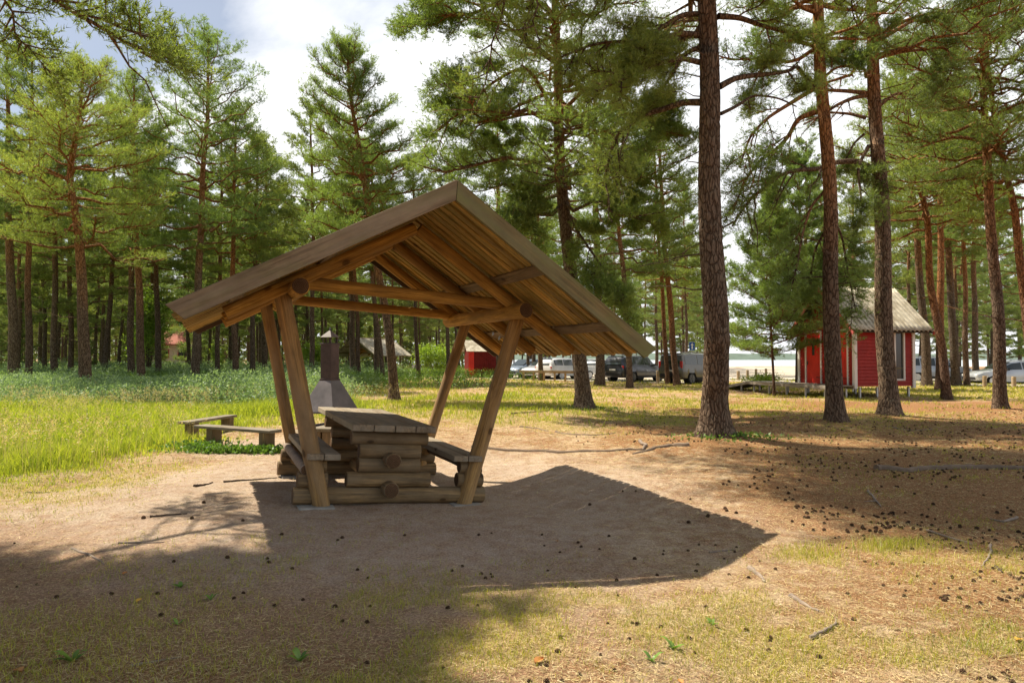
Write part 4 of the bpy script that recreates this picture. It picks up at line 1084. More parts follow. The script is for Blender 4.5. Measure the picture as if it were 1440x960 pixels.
m1 = gen_pine(101, 17.5, .245, 7.6, 4.2, tree_path(b1, [(1004, 560), (1002, 480), (998, 300), (993, 80), (990, -60)], D1, 17.5, rg), nlimb=40, nsec=9, nsh=9, nb=14, bl=.075, bw=.008, sides=72, rough=.018, dead=8, limbs=SHADE_LIMBS+[
    LM(b1, D1, [(985, 50), (954, 47), (925, 57), (907, 72), (870, 95)], -.6, r=.06, f=.9, sub=8, dz=-.1),
    LM(b1, D1, [(984, 88), (960, 82), (922, 90), (880, 110), (840, 128)], -1.2, r=.05, f=.9, sub=8, dz=-.1),
    LM(b1, D1, [(985, 66), (962, 76), (948, 100), (930, 128), (905, 155)], .6, r=.045, f=.7, sub=6),
    LM(b1, D1, [(985, 144), (960, 144), (935, 153), (897, 164), (869, 187), (857, 219), (848, 262)], .9, r=.065, f=.5, sub=11, droop=-.30, dz=-.2),
    LM(b1, D1, [(1010, 23), (1041, 25), (1072, 37), (1120, 48), (1160, 44)], .5, r=.055, f=.5, sub=7, dz=-.2),
    LM(b1, D1, [(1012, 122), (1035, 109), (1072, 105), (1108, 101), (1122, 92), (1131, 104)], .6, r=.055, f=.35, sub=6),
    LM(b1, D1, [(1014, 160), (1035, 150), (1060, 133), (1095, 138), (1120, 150)], 1.0, r=.03, f=.3, sub=5),
    LM(b1, D1, [(990, 20), (960, 20), (930, 40), (900, 58), (840, 60), (790, 80)], -.8, r=.05, f=1, sub=10, dz=-.1),
    LM(b1, D1, [(988, -30), (930, -50), (860, -60), (800, -50), (745, -30), (700, 8)], -1.5, r=.06, f=1, sub=12, dz=-.1, droop=-.3),
    LM(b1, D1, [(988, -90), (930, -115), (850, -120), (760, -105), (690, -70)], -.5, r=.06, f=1, sub=16, dz=0, droop=-.1),  # high limbs to the left, unseen, added for the shade they cast
    LM(b1, D1, [(988, -160), (930, -190), (850, -200), (750, -190), (640, -150)], .8, r=.06, f=1, sub=16, dz=0, droop=-.1),
    LM(b1, D1, [(988, -220), (930, -260), (850, -280), (760, -280), (680, -250)], -.8, r=.06, f=1, sub=16, dz=0, droop=-.1),
    LM(b1, D1, [(988, -120), (940, -150), (880, -160), (800, -160), (720, -150)], 2.4, r=.05, f=1, sub=14, dz=0, droop=-.1),
    LM(b1, D1, [(988, -200), (930, -250), (830, -270), (700, -270), (560, -240)], 2.2, r=.06, f=1, sub=18, dz=0, droop=-.1),
    LM(b1, D1, [(988, -260), (930, -320), (830, -350), (720, -360), (600, -340)], .6, r=.06, f=1, sub=18, dz=0, droop=-.1),
    LM(b1, D1, [(988, -180), (930, -220), (850, -230), (760, -220), (650, -190)], 3.2, r=.06, f=1, sub=18, dz=0, droop=-.1),
    LM(b1, D1, [(988, -300), (950, -380), (880, -440), (800, -460), (700, -450)], 1.5, r=.06, f=1, sub=18, dz=0, droop=-.1),
    LM(b1, D1, [(988, -60), (1040, -80), (1120, -90), (1180, -70), (1230, -30)], -1.5, r=.06, f=1, sub=10, dz=-.1)])
m2 = gen_pine(102, 16.5, .195, 8.6, 3.0, tree_path(b2, [(1169, 500), (1163, 300), (1153, 100), (1149, 0), (1146, -80)], D2, 16.5, rg), nlimb=36, nsec=9, nsh=8, nb=12, bl=.08, bw=.01, sides=48, rough=.012, dead=8, limbs=[
    LM(b2, D2, [(1142, 10), (1120, 10), (1098, 22), (1078, 36), (1060, 60)], -.5, r=.05, f=.6, sub=7),
    LM(b2, D2, [(1144, 50), (1120, 49), (1099, 46), (1080, 39), (1060, 22)], .5, r=.04, f=.5, sub=6),
    LM(b2, D2, [(1145, 65), (1114, 56), (1096, 58), (1080, 85), (1066, 106), (1050, 140)], .7, r=.045, f=.5, sub=8, dz=-.2),
    LM(b2, D2, [(1150, 122), (1117, 142), (1080, 165), (1055, 190), (1040, 235)], -.8, r=.05, f=.5, sub=8, dz=-.2, droop=-.3),
    LM(b2, D2, [(1153, 156), (1122, 166), (1110, 190), (1095, 208), (1072, 222), (1048, 252), (1030, 300)], .8, r=.06, f=.55, sub=10, dz=-.3, droop=-.35),
    LM(b2, D2, [(1160, 268), (1140, 290), (1128, 330), (1120, 380), (1108, 420)], -.6, r=.03, f=.8, sub=9, droop=-.3, dz=-.2, s0=.2, sl=1.1),
    LM(b2, D2, [(1163, 320), (1146, 350), (1138, 395), (1132, 430)], .8, r=.025, f=.7, sub=8, droop=-.3, dz=-.2, s0=.2, sl=1.1),
    LM(b2, D2, [(1166, 300), (1184, 330), (1192, 380), (1204, 440)], .9, r=.028, f=1, sub=9, droop=-.3, dz=-.2, s0=.3, sl=1.0),
    LM(b2, D2, [(1156, 55), (1185, 54), (1215, 56), (1250, 44)], .6, r=.04, f=.6, sub=6),
    LM(b2, D2, [(1158, 110), (1175, 95), (1200, 92), (1218, 80)], -.6, r=.03, f=.9, sub=6)])
m3 = gen_pine(103, 17.5, .235, 8.8, 3.8, tree_path(b3, [(1247, 500), (1242, 400), (1235, 250), (1226, 100), (1222, 0), (1220, -70)], D3, 17.5, rg), nlimb=40, nsec=9, nsh=8, nb=12, bl=.08, bw=.01, sides=56, rough=.016, dead=10, limbs=[
    LM(b3, D3, [(1222, 235), (1205, 226), (1174, 228), (1152, 238), (1120, 239), (1097, 246), (1076, 262), (1050, 285), (1030, 318)], -.9, r=.075, f=.55, sub=13, dz=-.3, droop=-.22),
    LM(b3, D3, [(1219, 134), (1199, 138), (1176, 148), (1160, 160), (1130, 175)], -.7, r=.055, f=.4, sub=7),
    LM(b3, D3, [(1219, 131), (1190, 128), (1160, 127), (1135, 112), (1118, 92), (1108, 100)], -.9, r=.055, f=.4, sub=7),
    LM(b3, D3, [(1218, 166), (1195, 160), (1165, 158), (1140, 158)], .6, r=.045, f=.5, sub=6),
    LM(b3, D3, [(1216, 188), (1202, 200), (1190, 222), (1180, 245)], .5, r=.03, f=.5, sub=6, dz=-.3),
    LM(b3, D3, [(1222, 205), (1214, 219), (1206, 237), (1210, 270), (1213, 300), (1200, 335)], -.6, r=.045, f=.7, sub=9, dz=-.3, droop=-.3),
    LM(b3, D3, [(1236, 200), (1245, 220), (1243, 245), (1250, 270)], -.5, r=.02, f=.4, sub=4),
    LM(b3, D3, [(1234, 82), (1270, 72), (1300, 70), (1332, 66), (1340, 95), (1332, 115)], -.9, r=.045, f=.5, sub=8, dz=-.1),
    LM(b3, D3, [(1230, 60), (1262, 42), (1285, 28), (1320, 30), (1350, 55), (1366, 72)], .7, r=.05, f=.6, sub=8),
    LM(b3, D3, [(1228, 52), (1270, 30), (1310, 18), (1350, 18), (1400, 0)], -1.2, r=.05, f=.5, sub=8),
    LM(b3, D3, [(1236, 150), (1260, 130), (1290, 135), (1330, 128)], .9, r=.035, f=.7, sub=7),
    LM(b3, D3, [(1222, 15), (1200, 10), (1175, -5), (1150, -20)], -.5, r=.04, f=.8, sub=6),
    LM(b3, D3, [(1224, 55), (1205, 45), (1190, 60), (1178, 80)], .5, r=.035, f=1, sub=8)])
m4 = gen_pine(104, 16.0, .235, 5.6, 4.6, tree_path(b4, [(819, 520), (812, 480), (800, 380), (793, 300), (785, 180), (782, 60)], D4, 16.0, rg), nlimb=60, nsec=13, nsh=11, nb=13, bl=.085, bw=.013, sides=40, rough=.015, dead=5, skirt=.35, limbs=[
    LM(b4, D4, [(785, 90), (745, 60), (697, 2), (668, 20), (633, 22), (575, 22)], -1.5, r=.07, f=1, sub=13, dz=0),
    LM(b4, D4, [(786, 170), (745, 95), (720, 100), (690, 118), (660, 150), (610, 185)], -.8, r=.06, f=1, sub=13, dz=0),
    LM(b4, D4, [(788, 220), (750, 200), (700, 205), (650, 215)], 1.0, r=.05, f=1, sub=12),
    LM(b4, D4, [(790, 250), (840, 230), (880, 260), (900, 320)], -1, r=.06, f=1, sub=12, droop=-.22),
    LM(b4, D4, [(790, 250), (760, 270), (735, 300), (715, 350)], -1.5, r=.05, f=1, sub=12, droop=-.22),
    LM(b4, D4, [(792, 290), (815, 330), (850, 380), (880, 430)], -1.5, r=.045, f=1, sub=11, droop=-.22),
    LM(b4, D4, [(788, 130), (850, 120), (900, 150), (930, 190)], -1, r=.05, f=1, sub=12)])
plant('pine_tree', b1, m1, 'thickest pine with furrowed brown trunk, standing right of the picnic shelter', barkm='bark_near', leafm='needles_bright')
plant('pine_tree', b2, m2, 'slimmer orange-tinged pine just left of the red hut roof', barkm='bark_red', leafm='needles_bright')
plant('pine_tree', b3, m3, 'dark rough pine standing directly in front of the red hut roof, with long bent limbs', barkm='bark_near')
plant('pine_tree', b4, m4, 'leaning pine with broad low-hanging crown rising behind the right slope of the picnic shelter roof', barkm='bark', leafm='needles_bright')

# --- other pines of the near and middle distance: u, D, trunk points, trunk diameter, H, crown base, crown radius, bark, label
T = [
 (20, 35, [(17, 450), (12, 300)], .50, 17.5, 8.0, 2.8, 'bark', 'thick dark pine at the far left edge of the photo'),
 (41, 33, [(40, 400), (42, 250)], .34, 16.5, 8.5, 2.4, 'bark_red', 'slim reddish pine second from the left edge'),
 (119, 28, [(113, 400), (108, 320), (98, 250), (104, 200), (113, 160)], .50, 13.6, 7.0, 3.4, 'bark_red', 'crooked reddish pine growing at the left border of meadow and shrubs'),
 (185, 40, [(184, 380), (187, 250), (188, 180)], .42, 17.0, 8.0, 3.2, 'bark', 'straight grey pine touching its neighbour left of the bright shrub'),
 (200, 35, [(194, 380), (188, 230)], .42, 16.0, 8.2, 2.8, 'bark_red', 'pine with grey base close beside the straight grey pine on the left'),
 (224, 42, [(223, 380), (222, 260)], .38, 15.5, 8.0, 2.6, 'bark', 'dark pine just right of the bright leafy bush'),
 (275, 36, [(281, 380), (288, 240), (292, 150)], .46, 18.6, 8.2, 4.3, 'bark', 'tallest grey pine whose top rises above the left forest'),
 (333, 38, [(326, 440), (328, 330), (331, 230)], .36, 15.4, 8.0, 3.0, 'bark_red', 'orange pine right of the tallest pine'),
 (354, 40, [(356, 450), (361, 280)], .33, 14.6, 7.5, 2.6, 'bark', 'slim pale pine seen just left of the shelter posts'),
 (372, 46, [(371, 450), (373, 330)], .36, 16.0, 8.5, 2.6, 'bark', 'dark pine directly behind the left shelter posts'),
 (497, 44, [(495, 440), (492, 330)], .40, 17.0, 8.5, 3.0, 'bark', 'grey pine left one of the close pair behind the fireplace chimney'),
 (505, 42, [(502, 440), (498, 350)], .30, 15.0, 8.0, 2.2, 'bark_red', 'dark pine right one of the close pair behind the fireplace chimney'),
 (531, 44, [(527, 440), (524, 350)], .36, 15.5, 8.0, 2.6, 'bark', 'pine standing right before the far picnic shelter'),
 (540, 42, [(533, 480), (528, 440), (522, 380)], .30, 14.5, 8.5, 2.2, 'bark', 'thin leaning pine crossing the far picnic shelter'),
 (555, 25, [(548, 480), (541, 430), (526, 350), (515, 280), (503, 190), (492, 130)], .36, 13.0, 6.2, 2.5, 'bark_red', 'leaning single pine with open crown against the white sky, behind the table'),
 (588, 45, [(584, 440), (582, 350)], .30, 14.5, 8.0, 2.2, 'bark', 'thin pine beside the far black fireplace'),
 (704, 42, [(702, 440), (700, 300)], .52, 16.5, 7.0, 3.6, 'bark', 'thick pine hidden behind the right shelter post'),
 (761, 46, [(760, 480), (757, 380)], .36, 15.5, 7.0, 3.0, 'bark', 'pine left of the leaning pine, before the silver car'),
 (744, 52, [(741, 470)], .26, 15.0, 8.0, 2.2, 'bark', 'thin curved pine trunk before the blue-grey car'),
 (751, 51, [(750, 470)], .30, 16.0, 8.0, 2.4, 'bark', 'straight thin pine trunk between the blue-grey and silver cars'),
 (844, 39, [(842, 450), (839, 330)], .56, 17.5, 6.5, 3.8, 'bark', 'thick pine just left of the dark SUV'),
 (885, 36, [(883, 490), (878, 400), (870, 330)], .34, 15.0, 7.0, 2.8, 'bark', 'pale-based pine in front of the dark SUV rear wheel'),
 (938, 40, [(935, 460), (927, 350), (921, 240)], .28, 15.5, 6.5, 2.6, 'bark_orange', 'thinner one of the twin pines before the grey van'),
 (951, 38.5, [(944, 460), (938, 380), (930, 270)], .38, 16.5, 6.8, 3.2, 'bark_orange', 'thicker one of the twin pines before the grey van'),
 (966, 52, [(965, 450), (963, 350)], .26, 14.5, 6.5, 2.4, 'bark', 'thin pine behind the grey van beside the blue sign'),
 (1304, 38, [(1300, 470), (1292, 380), (1284, 300)], .50, 17.0, 9.5, 3.0, 'bark', 'dark pine before the silver SUV right of the red hut'),
 (1330, 26, [(1322, 490), (1312, 400), (1300, 310), (1284, 240), (1276, 190)], .33, 13.5, 7.4, 2.8, 'bark_orange', 'leaning orange pine right of the red hut'),
 (1321, 33, [(1323, 420), (1324, 280)], .40, 15.5, 8.5, 3.0, 'bark_orange', 'upright orange pine behind the leaning orange pine'),
 (1343, 38, [(1339, 480), (1332, 380)], .46, 16.5, 9.0, 3.0, 'bark', 'dark pine right of the leaning orange pine'),
 (1358, 38, [(1358, 440), (1357, 330)], .30, 15.0, 8.5, 2.6, 'bark_red', 'slim dark pine before the bonnet of the silver estate car'),
 (1373, 43, [(1371, 440), (1370, 320)], .40, 16.0, 8.5, 3.0, 'bark', 'pine just behind the bonnet end of the silver estate car'),
 (1407, 20.7, [(1403, 470), (1398, 380), (1392, 270), (1383, 150), (1380, 90)], .37, 14.5, 8.0, 3.4, 'bark_red', 'grey-red pine standing before the silver estate car at the right'),
 (1450, 22, [(1440, 400), (1428, 300), (1410, 230), (1400, 180)], .30, 13.5, 7.0, 3.0, 'bark_orange', 'curved orange pine leaning in from the right edge'),
]
nt_ = 0
for k, (u, D, pts, dia, H, cbz, crd, bk, lb) in enumerate(T):
    p = at(u, 500, D); base = Vector((p.x, D, 0)); base.z = gz1(base.x, D)-.03
    near = D < 30
    big = D > 32
    ms = gen_pine(300+k, H, dia/2*1.0, cbz*.86, crd*1.12, tree_path(base, pts, D, H, rg), nlimb=64 if k in (6, 14) else 50 if near else 42, nsec=11 if near else 9, nsh=9 if near else 8,
                  nb=12 if near else 9, bl=.095 if near else .12, bw=.012 if near else .019, sides=24 if near else 12, rough=.010 if near else 0, dead=7, twig=near, dz=.4)
    plant('pine_tree', base, ms, lb, barkm=bk, leafm=('needles', 'needles_bright')[k % 2 == 0])

# --- trees beside and behind the camera's view whose crowns hang in or throw the shade on the ground
x, y = -8.8, 6.1
ms = gen_pine(401, 11.6, .22, 6.4, 2.5, [(0, 0, 0), (11.6, .1, -.1)], nlimb=78, nsec=14, nsh=12, nb=13, bl=.08, bw=.013, sides=24, dead=6, profile='round', limbs=[
    dict(p=[(0, 0, 8.0), (1.5, -1.0, 8.8), (3.0, -1.8, 8.6)], r=.05, f=1, sub=14), dict(p=[(0, 0, 7.4), (1.3, -1.6, 8.0), (2.0, -3.0, 7.6)], r=.05, f=1, sub=14),
    dict(p=[(0, 0, 6.0), (1.3, 1.0, 6.5), (2.8, 2.1, 6.2), (4.0, 3.1, 5.6)], r=.055, f=.7, sub=9, droop=-.2, sl=.9),
    dict(p=[(0, 0, 9.0), (1.2, -.2, 9.4), (2.4, .3, 8.9)], r=.05, f=1, sub=18), dict(p=[(0, 0, 7.6), (1.3, .9, 8.4), (2.9, 1.7, 8.5)], r=.05, f=1, sub=24, s0=.4),
    dict(p=[(0, 0, 8.6), (1.2, 1.2, 9.0), (2.3, 2.2, 8.8)], r=.05, f=1, sub=22, s0=.4), dict(p=[(0, 0, 7.2), (1.5, .7, 8.0), (3.3, 1.1, 8.0)], r=.05, f=1, sub=24, s0=.4),
    dict(p=[(0, 0, 8.2), (1.3, .3, 8.6), (2.7, .6, 8.3)], r=.05, f=1, sub=22, s0=.4)])
plant('pine_tree', (x, y, gz1(x, y)-.03), ms, 'dark pine whose branches hang into the top left corner', barkm='bark', leafm='needles')

ms = gen_pine(402, 12.5, .2, 5.6, 3.0, [(0, 0, 0), (12.5, .2, .1)], nlimb=90, nsec=14, nsh=12, nb=13, bl=.08, bw=.013, sides=16, dead=3, profile='round')
plant('pine_tree', (-7.4, 3.9, gz1(-7.4, 3.9)-.03), ms, 'pine just outside the left of the photo shading the bottom left ground', barkm='bark', leafm='needles')
# --- young pine by the lake
p = at(1087, 500, 29); ms = gen_pine(410, 9.2, .055, 1.7, 2.4, None, nlimb=80, nsec=11, nsh=10, nb=11, bl=.10, bw=.015, sides=8, dead=0, profile='cone', up0=.3)
plant('young_pine', (p.x, 29, gz1(p.x, 29)), ms, 'young light green pine with thin orange stem between the lake gap and the red hut', barkm='bark_orange', leafm='needles_bright')
p = at(1132, 500, 34); ms = gen_pine(411, 12.0, .12, 2.4, 2.9, None, nlimb=60, nsec=11, nsh=10, nb=11, bl=.11, bw=.018, sides=8, dead=0, up0=.2)
plant('pine_tree', (p.x, 35, gz1(p.x, 35)), ms, 'bushy low-branched pine right behind the red hut roof', barkm='bark', leafm='needles_bright')

# --- variants shared by the forest behind
VAR = []
for k in range(7):
    H = 15.5 + (k % 3)*1.2
    VAR.append((gen_pine(500+k, H, .145+.02*(k % 3), H*(.24+.05*(k % 4)), 2.6+.3*(k % 3), None, nlimb=38, nsec=8, nsh=8, nb=9, bl=.14, bw=.024, sides=8, dead=9, twig=False, dz=.8), H))
YV = [gen_pine(520+k, 6.0, .05, .7, 1.5, None, nlimb=34, nsec=6, nsh=6, nb=8, bl=.13, bw=.028, sides=6, dead=0, profile='cone', twig=False, dz=.8, up0=.25) for k in range(3)]
rf = random.Random(77)
taken = [(at(t[0], 500, t[1]).x, t[1]) for t in T]
def free(x, y, d):
    return all((x-a)**2+(y-b)**2 > d*d for a, b in taken)
def blocked(x, y):
    u = 720+960*x/y
    if 1025 < u < 1125 and y < 300: return True
    if y > 112 and x > -12: return True
    if x > -6+ (y < 44)*99 and x < 62 and 40 < y < 116:                # car park: only a few islands
        return True
    return False
nf = 0; tries = 0
while nf < 186 and tries < 9000:
    tries += 1
    D = 39*math.exp(rf.random()*math.log(130/39)); u = rf.uniform(-60, 745); x = (u-720)/960*D
    if not free(x, D, 2.3) or blocked(x, D): continue
    if 470 < u < 610 and D < 64: continue
    if 640 < u < 700 and D < 58: continue
    if 225 < u < 262 and D < 104 and rf.random() < .8: continue
    taken.append((x, D)); v, H = VAR[rf.randrange(len(VAR))]
    s = rf.uniform(.82, 1.08)
    if 540 < u < 640: s *= .85
    plant('pine_tree', (x, D, -.05), v, 'slender pine among the crowded trunks deep in the left forest' if u < 440 else 'slender pine among the far trunks seen under the picnic shelter roof', group='pines of the forest behind' if u < 440 else 'pines of the forest behind the shelter', barkm='bark', leafm='needles_far', rot=rf.uniform(0, 6.3), sc=s)
    nf += 1
nr = 0; tries = 0
while nr < 60 and tries < 9000:                                     # behind the car park strip and at the right
    tries += 1
    r_ = rf.random()
    if r_ < .50: u = rf.uniform(1270, 1560); D = rf.uniform(44, 100)
    elif r_ < .66: u = rf.uniform(1112, 1270); D = rf.uniform(42, 75)
    else: u = rf.uniform(735, 1012); D = rf.uniform(56, 105)
    x = (u-720)/960*D
    if not free(x, D, 3.2): continue
    taken.append((x, D)); v, H = VAR[rf.randrange(len(VAR))]
    plant('pine_tree', (x, D, -.05), v, 'thin pine among the far trunks around and right of the red hut, before the lake' if u > 1112 else 'far pine rising behind the row of parked cars', group='far pines right of the hut' if u > 1112 else 'far pines behind the parked cars', barkm='bark', leafm='needles_far', rot=rf.uniform(0, 6.3), sc=rf.uniform(.8, 1.05))
    nr += 1
ny = 0; tries = 0
LV = [gen_pine(540+k, 12.5, .13, 1.6+.6*k, 2.5, None, nlimb=50, nsec=8, nsh=8, nb=9, bl=.14, bw=.025, sides=6, dead=2, twig=False, dz=.8) for k in range(3)]
while ny < 44 and tries < 4000:
    tries += 1
    if rf.random() < .45: u = rf.uniform(1290, 1540); D = rf.uniform(56, 112)
    elif rf.random() < .3: u = rf.uniform(1115, 1290); D = rf.uniform(50, 100)
    else: u = rf.uniform(700, 1008); D = rf.uniform(66, 112)
    x = (u-720)/960*D
    if not free(x, D, 2.6): continue
    taken.append((x, D))
    plant('pine_tree', (x, D, -.05), LV[rf.randrange(3)], 'low-branched green pine filling the gaps between far trunks by the lake', group='low-branched pines by the lake', barkm='bark', leafm='needles_far', rot=rf.uniform(0, 6.3), sc=rf.uniform(.75, 1.1)); ny += 1
ny = 0; tries = 0
while ny < 46 and tries < 4000:                                      # young pines filling the gaps
    tries += 1
    D = rf.uniform(50, 110); u = rf.uniform(-40, 740); x = (u-720)/960*D
    if not free(x, D, 2.0) or blocked(x, D) or (470 < u < 700 and D < 66): continue
    taken.append((x, D)); v = YV[rf.randrange(3)]
    plant('young_pine', (x, D, -.05), v, 'young bushy pine growing among the far forest trunks', group='young pines in the forest', barkm='bark', leafm='needles_far', rot=rf.uniform(0, 6.3), sc=rf.uniform(.6, 1.25))
    ny += 1

# --- far woods: one mass beyond the countable trees
def far_woods():
    rng = np.random.default_rng(5); n = 60000
    x = rng.uniform(-150, 18, n); y = 138 + rng.uniform(0, 14, n) + np.maximum(0, x+10)*.0
    keep = (x < -8); x, y = x[keep], y[keep]; n = len(x)
    top = 11.5 + 4*(vnoise(x*.25, 0*x, 0, 2)) + 2*vnoise(x*.9, 0*x, 0, 3)
    z = top*rng.random(n)**.7
    V = blades(np.stack([x, y, z], -1), unit(rng.normal(size=(n, 3))), .8, .5, rng)
    tag(link('far_woods', np_mesh('far_woods', V, np.arange(len(V)), 3), M_['needles_far']), 'solid band of distant forest behind the left trunks', 'forest', kind='stuff')
far_woods()

# --- leafy bushes
def make_bush(loc, h, r, seed, label, matn='broadleaf', n=5000, ls=.09):
    rng = np.random.default_rng(seed); root = empty('bush', loc, label=label, cat='bush'); b = MB()
    C_ = []
    for k in range(16):
        a = rng.uniform(0, 2*PI); rr = r*rng.uniform(.1, .75); z = h*rng.uniform(.35, .95)
        tip = np.array([rr*math.cos(a), rr*math.sin(a), z]); b.tube([(0, 0, 0), tuple(tip*[.35, .35, .5]), tuple(tip)], [.018, .012, .004], 4, cap=False); C_.append(tip)
    b.build('stem', M_['dark_bark'], root, fix=False)
    c = np.array(C_)[rng.integers(0, 16, n)]; P = c + rng.normal(size=(n, 3))*np.array([r*.22, r*.22, h*.13]); P[:, 2] = np.abs(P[:, 2])
    V = blades(P, unit(rng.normal(size=(n, 3))), ls, ls*.6, rng)
    link('leaves', np_mesh('leaves', V, np.arange(len(V)), 3), M_[matn], root)
p = at(208, 500, 44); make_bush((p.x, 44, 0), 5.2, 1.4, 1, 'tall bright yellow-green leafy bush between the left forest trunks', n=7000, ls=.13)
p = at(308, 500, 47); make_bush((p.x, 47, 0), 2.4, .6, 2, 'small bright green sapling in the shrubs left of the shelter', n=900, ls=.12)
p = at(440, 500, 50); make_bush((p.x, 50, 0), 2.6, 1.3, 3, 'bright green bush behind the fireplace chimney', n=5000, ls=.14)
p = at(612, 500, 52); make_bush((p.x, 52, 0), 2.2, 1.6, 4, 'light green bush left of the dark red shed', n=4000, ls=.13)
p = at(1075, 500, 33); make_bush((p.x-.2, 33, 0), .7, .9, 6, 'low green bush at the foot of the young pine by the lake', n=2500, ls=.08)

make_ground()
# ------------------------------------------------------------------ grass, litter, shrubs
def scatter(n, dmin, dmax, dens, rng, umin=-120, umax=1560):
    """random ground places in the part of the clearing the photo looks at, nearer ones denser"""
    D = dmin*np.exp(rng.random(n)*math.log(dmax/dmin)); u = rng.uniform(umin, umax, n)
    x = (u-720)/960*D
    keep = rng.random(n) < dens(x, D)
    return x[keep], D[keep]
def grass_field(name, n, dmin, dmax, dens, hfun, wk, matn, seed, lean=.45, seg=2, k=3, label='', cat='grass', umin=-120, umax=1560, spread=.03):
    rng = np.random.default_rng(seed)
    x, y = scatter(n, dmin, dmax, dens, rng, umin, umax)
    x = np.repeat(x, k)+rng.normal(size=len(x)*k)*spread; y = np.repeat(y, k)+rng.normal(size=len(y)*k)*spread
    m = len(x); z = gz(x, y)-.004; P = np.stack([x, y, z], -1)
    h = hfun(x, y)*rng.uniform(.45, 1.15, m); a = rng.uniform(0, 2*PI, m); ln = lean*rng.uniform(.2, 1.6, m)
    d1 = np.stack([np.cos(a)*ln*.5, np.sin(a)*ln*.5, np.ones(m)], -1); d2 = np.stack([np.cos(a)*ln*1.6, np.sin(a)*ln*1.6, np.ones(m)*.8], -1)
    b = rng.uniform(0, 2*PI, m); R = np.stack([np.cos(b), np.sin(b), 0*b], -1)
    w = (wk*np.maximum(1, np.hypot(x, y)/6.0))[:, None]*rng.uniform(.7, 1.3, (m, 1)); h = h[:, None]
    M1 = P + d1*h*.55; TIP = M1 + d2*h*.5
    V = np.stack([P-R*w*.5, P+R*w*.5, M1+R*w*.4, M1-R*w*.4, TIP], 1).reshape(-1, 3)
    o = np.arange(m)[:, None]*5
    F = np.concatenate([o+[0, 1, 2], o+[0, 2, 3], o+[3, 2, 4]], 1).reshape(-1, 3)
    return tag(link(name, np_mesh(name, V, F, 3), M_[matn]), label, cat, kind='stuff')
grass_field('meadow_grass', 200000, 7.0, 34, lambda x, y: meadow_d(x, y), lambda x, y: (.05+.17*sstep(.2, .8, meadow_d(x, y)))*(.7+.9*fbm(x*.6, y*.6, 3))+.10*sstep(9, 14, y), .0050, 'meadow', 1, k=3, label='tall fresh green meadow grass left of the picnic shelter')
grass_field('short_grass', 190000, 2.2, 50, lambda x, y: lawn_d(x, y)*.85, lambda x, y: .03+.035*fbm(x*1.2, y*1.2, 7)+.07*sstep(14, 22, y)+.11*np.exp(-((x-2.9)**2/.5+(y-5.65)**2/.05)), .0032, 'lawn', 2, k=3, lean=.7, label='short patchy yellow-green grass on the sandy clearing')
# seed heads above the meadow
def seeds():
    rng = np.random.default_rng(9)
    x, y = scatter(30000, 8, 30, lambda x, y: meadow_d(x, y)*sstep(.46, .64, fbm(x*.5+9, y*.5, 77)), rng)
    n = len(x); z = gz(x, y); h = rng.uniform(.42, .72, n)
    P = np.stack([x, y, z], -1); a = rng.uniform(0, 2*PI, n); T_ = P + np.stack([np.cos(a)*.08, np.sin(a)*.08, h], -1)
    k = 9; C_ = np.repeat(T_, k, 0) + rng.normal(size=(n*k, 3))*np.array([.022, .022, .05])
    V = blades(C_, unit(rng.normal(size=(n*k, 3))+[0, 0, .8]), .035, .010, rng)
    V2 = blades(P, unit(T_-P), h, .004, rng)
    V = np.concatenate([V, V2]); tag(link('seed_heads', np_mesh('seed_heads', V, np.arange(len(V)), 3), M_['seed_head']), 'pale feathery seed heads over the meadow grass', 'grass', kind='stuff')
seeds()
# dry needles and straw lying on the soil
def litter():
    rng = np.random.default_rng(12)
    x, y = scatter(340000, 2.1, 20, lambda x, y: np.clip(.95-.75*bare_d(x, y)-meadow_d(x, y), .06, 1), rng, -60, 1500)
    n = len(x); P = np.stack([x, y, gz(x, y)+rng.uniform(.001, .012, n)], -1)
    a = rng.uniform(0, 2*PI, n); D = unit(np.stack([np.cos(a), np.sin(a), rng.normal(size=n)*.16], -1))
    s = np.maximum(1, y/5)
    L_ = rng.uniform(.015, .065, n)*np.sqrt(s); W_ = .0024*s*rng.uniform(.7, 1.5, n)
    up = np.tile([0, 0, 1.], (n, 1)); R = unit(np.cross(D, up+rng.normal(size=(n, 3))*.4))
    V = np.stack([P-R*W_[:, None]*.5, P+R*W_[:, None]*.5, P+D*L_[:, None]], 1).reshape(-1, 3)
    tag(link('needle_litter', np_mesh('needle_litter', V, np.arange(len(V)), 3), M_['straw']), 'dry pine needles and straw scattered over the sandy ground', 'litter', kind='stuff')
litter()
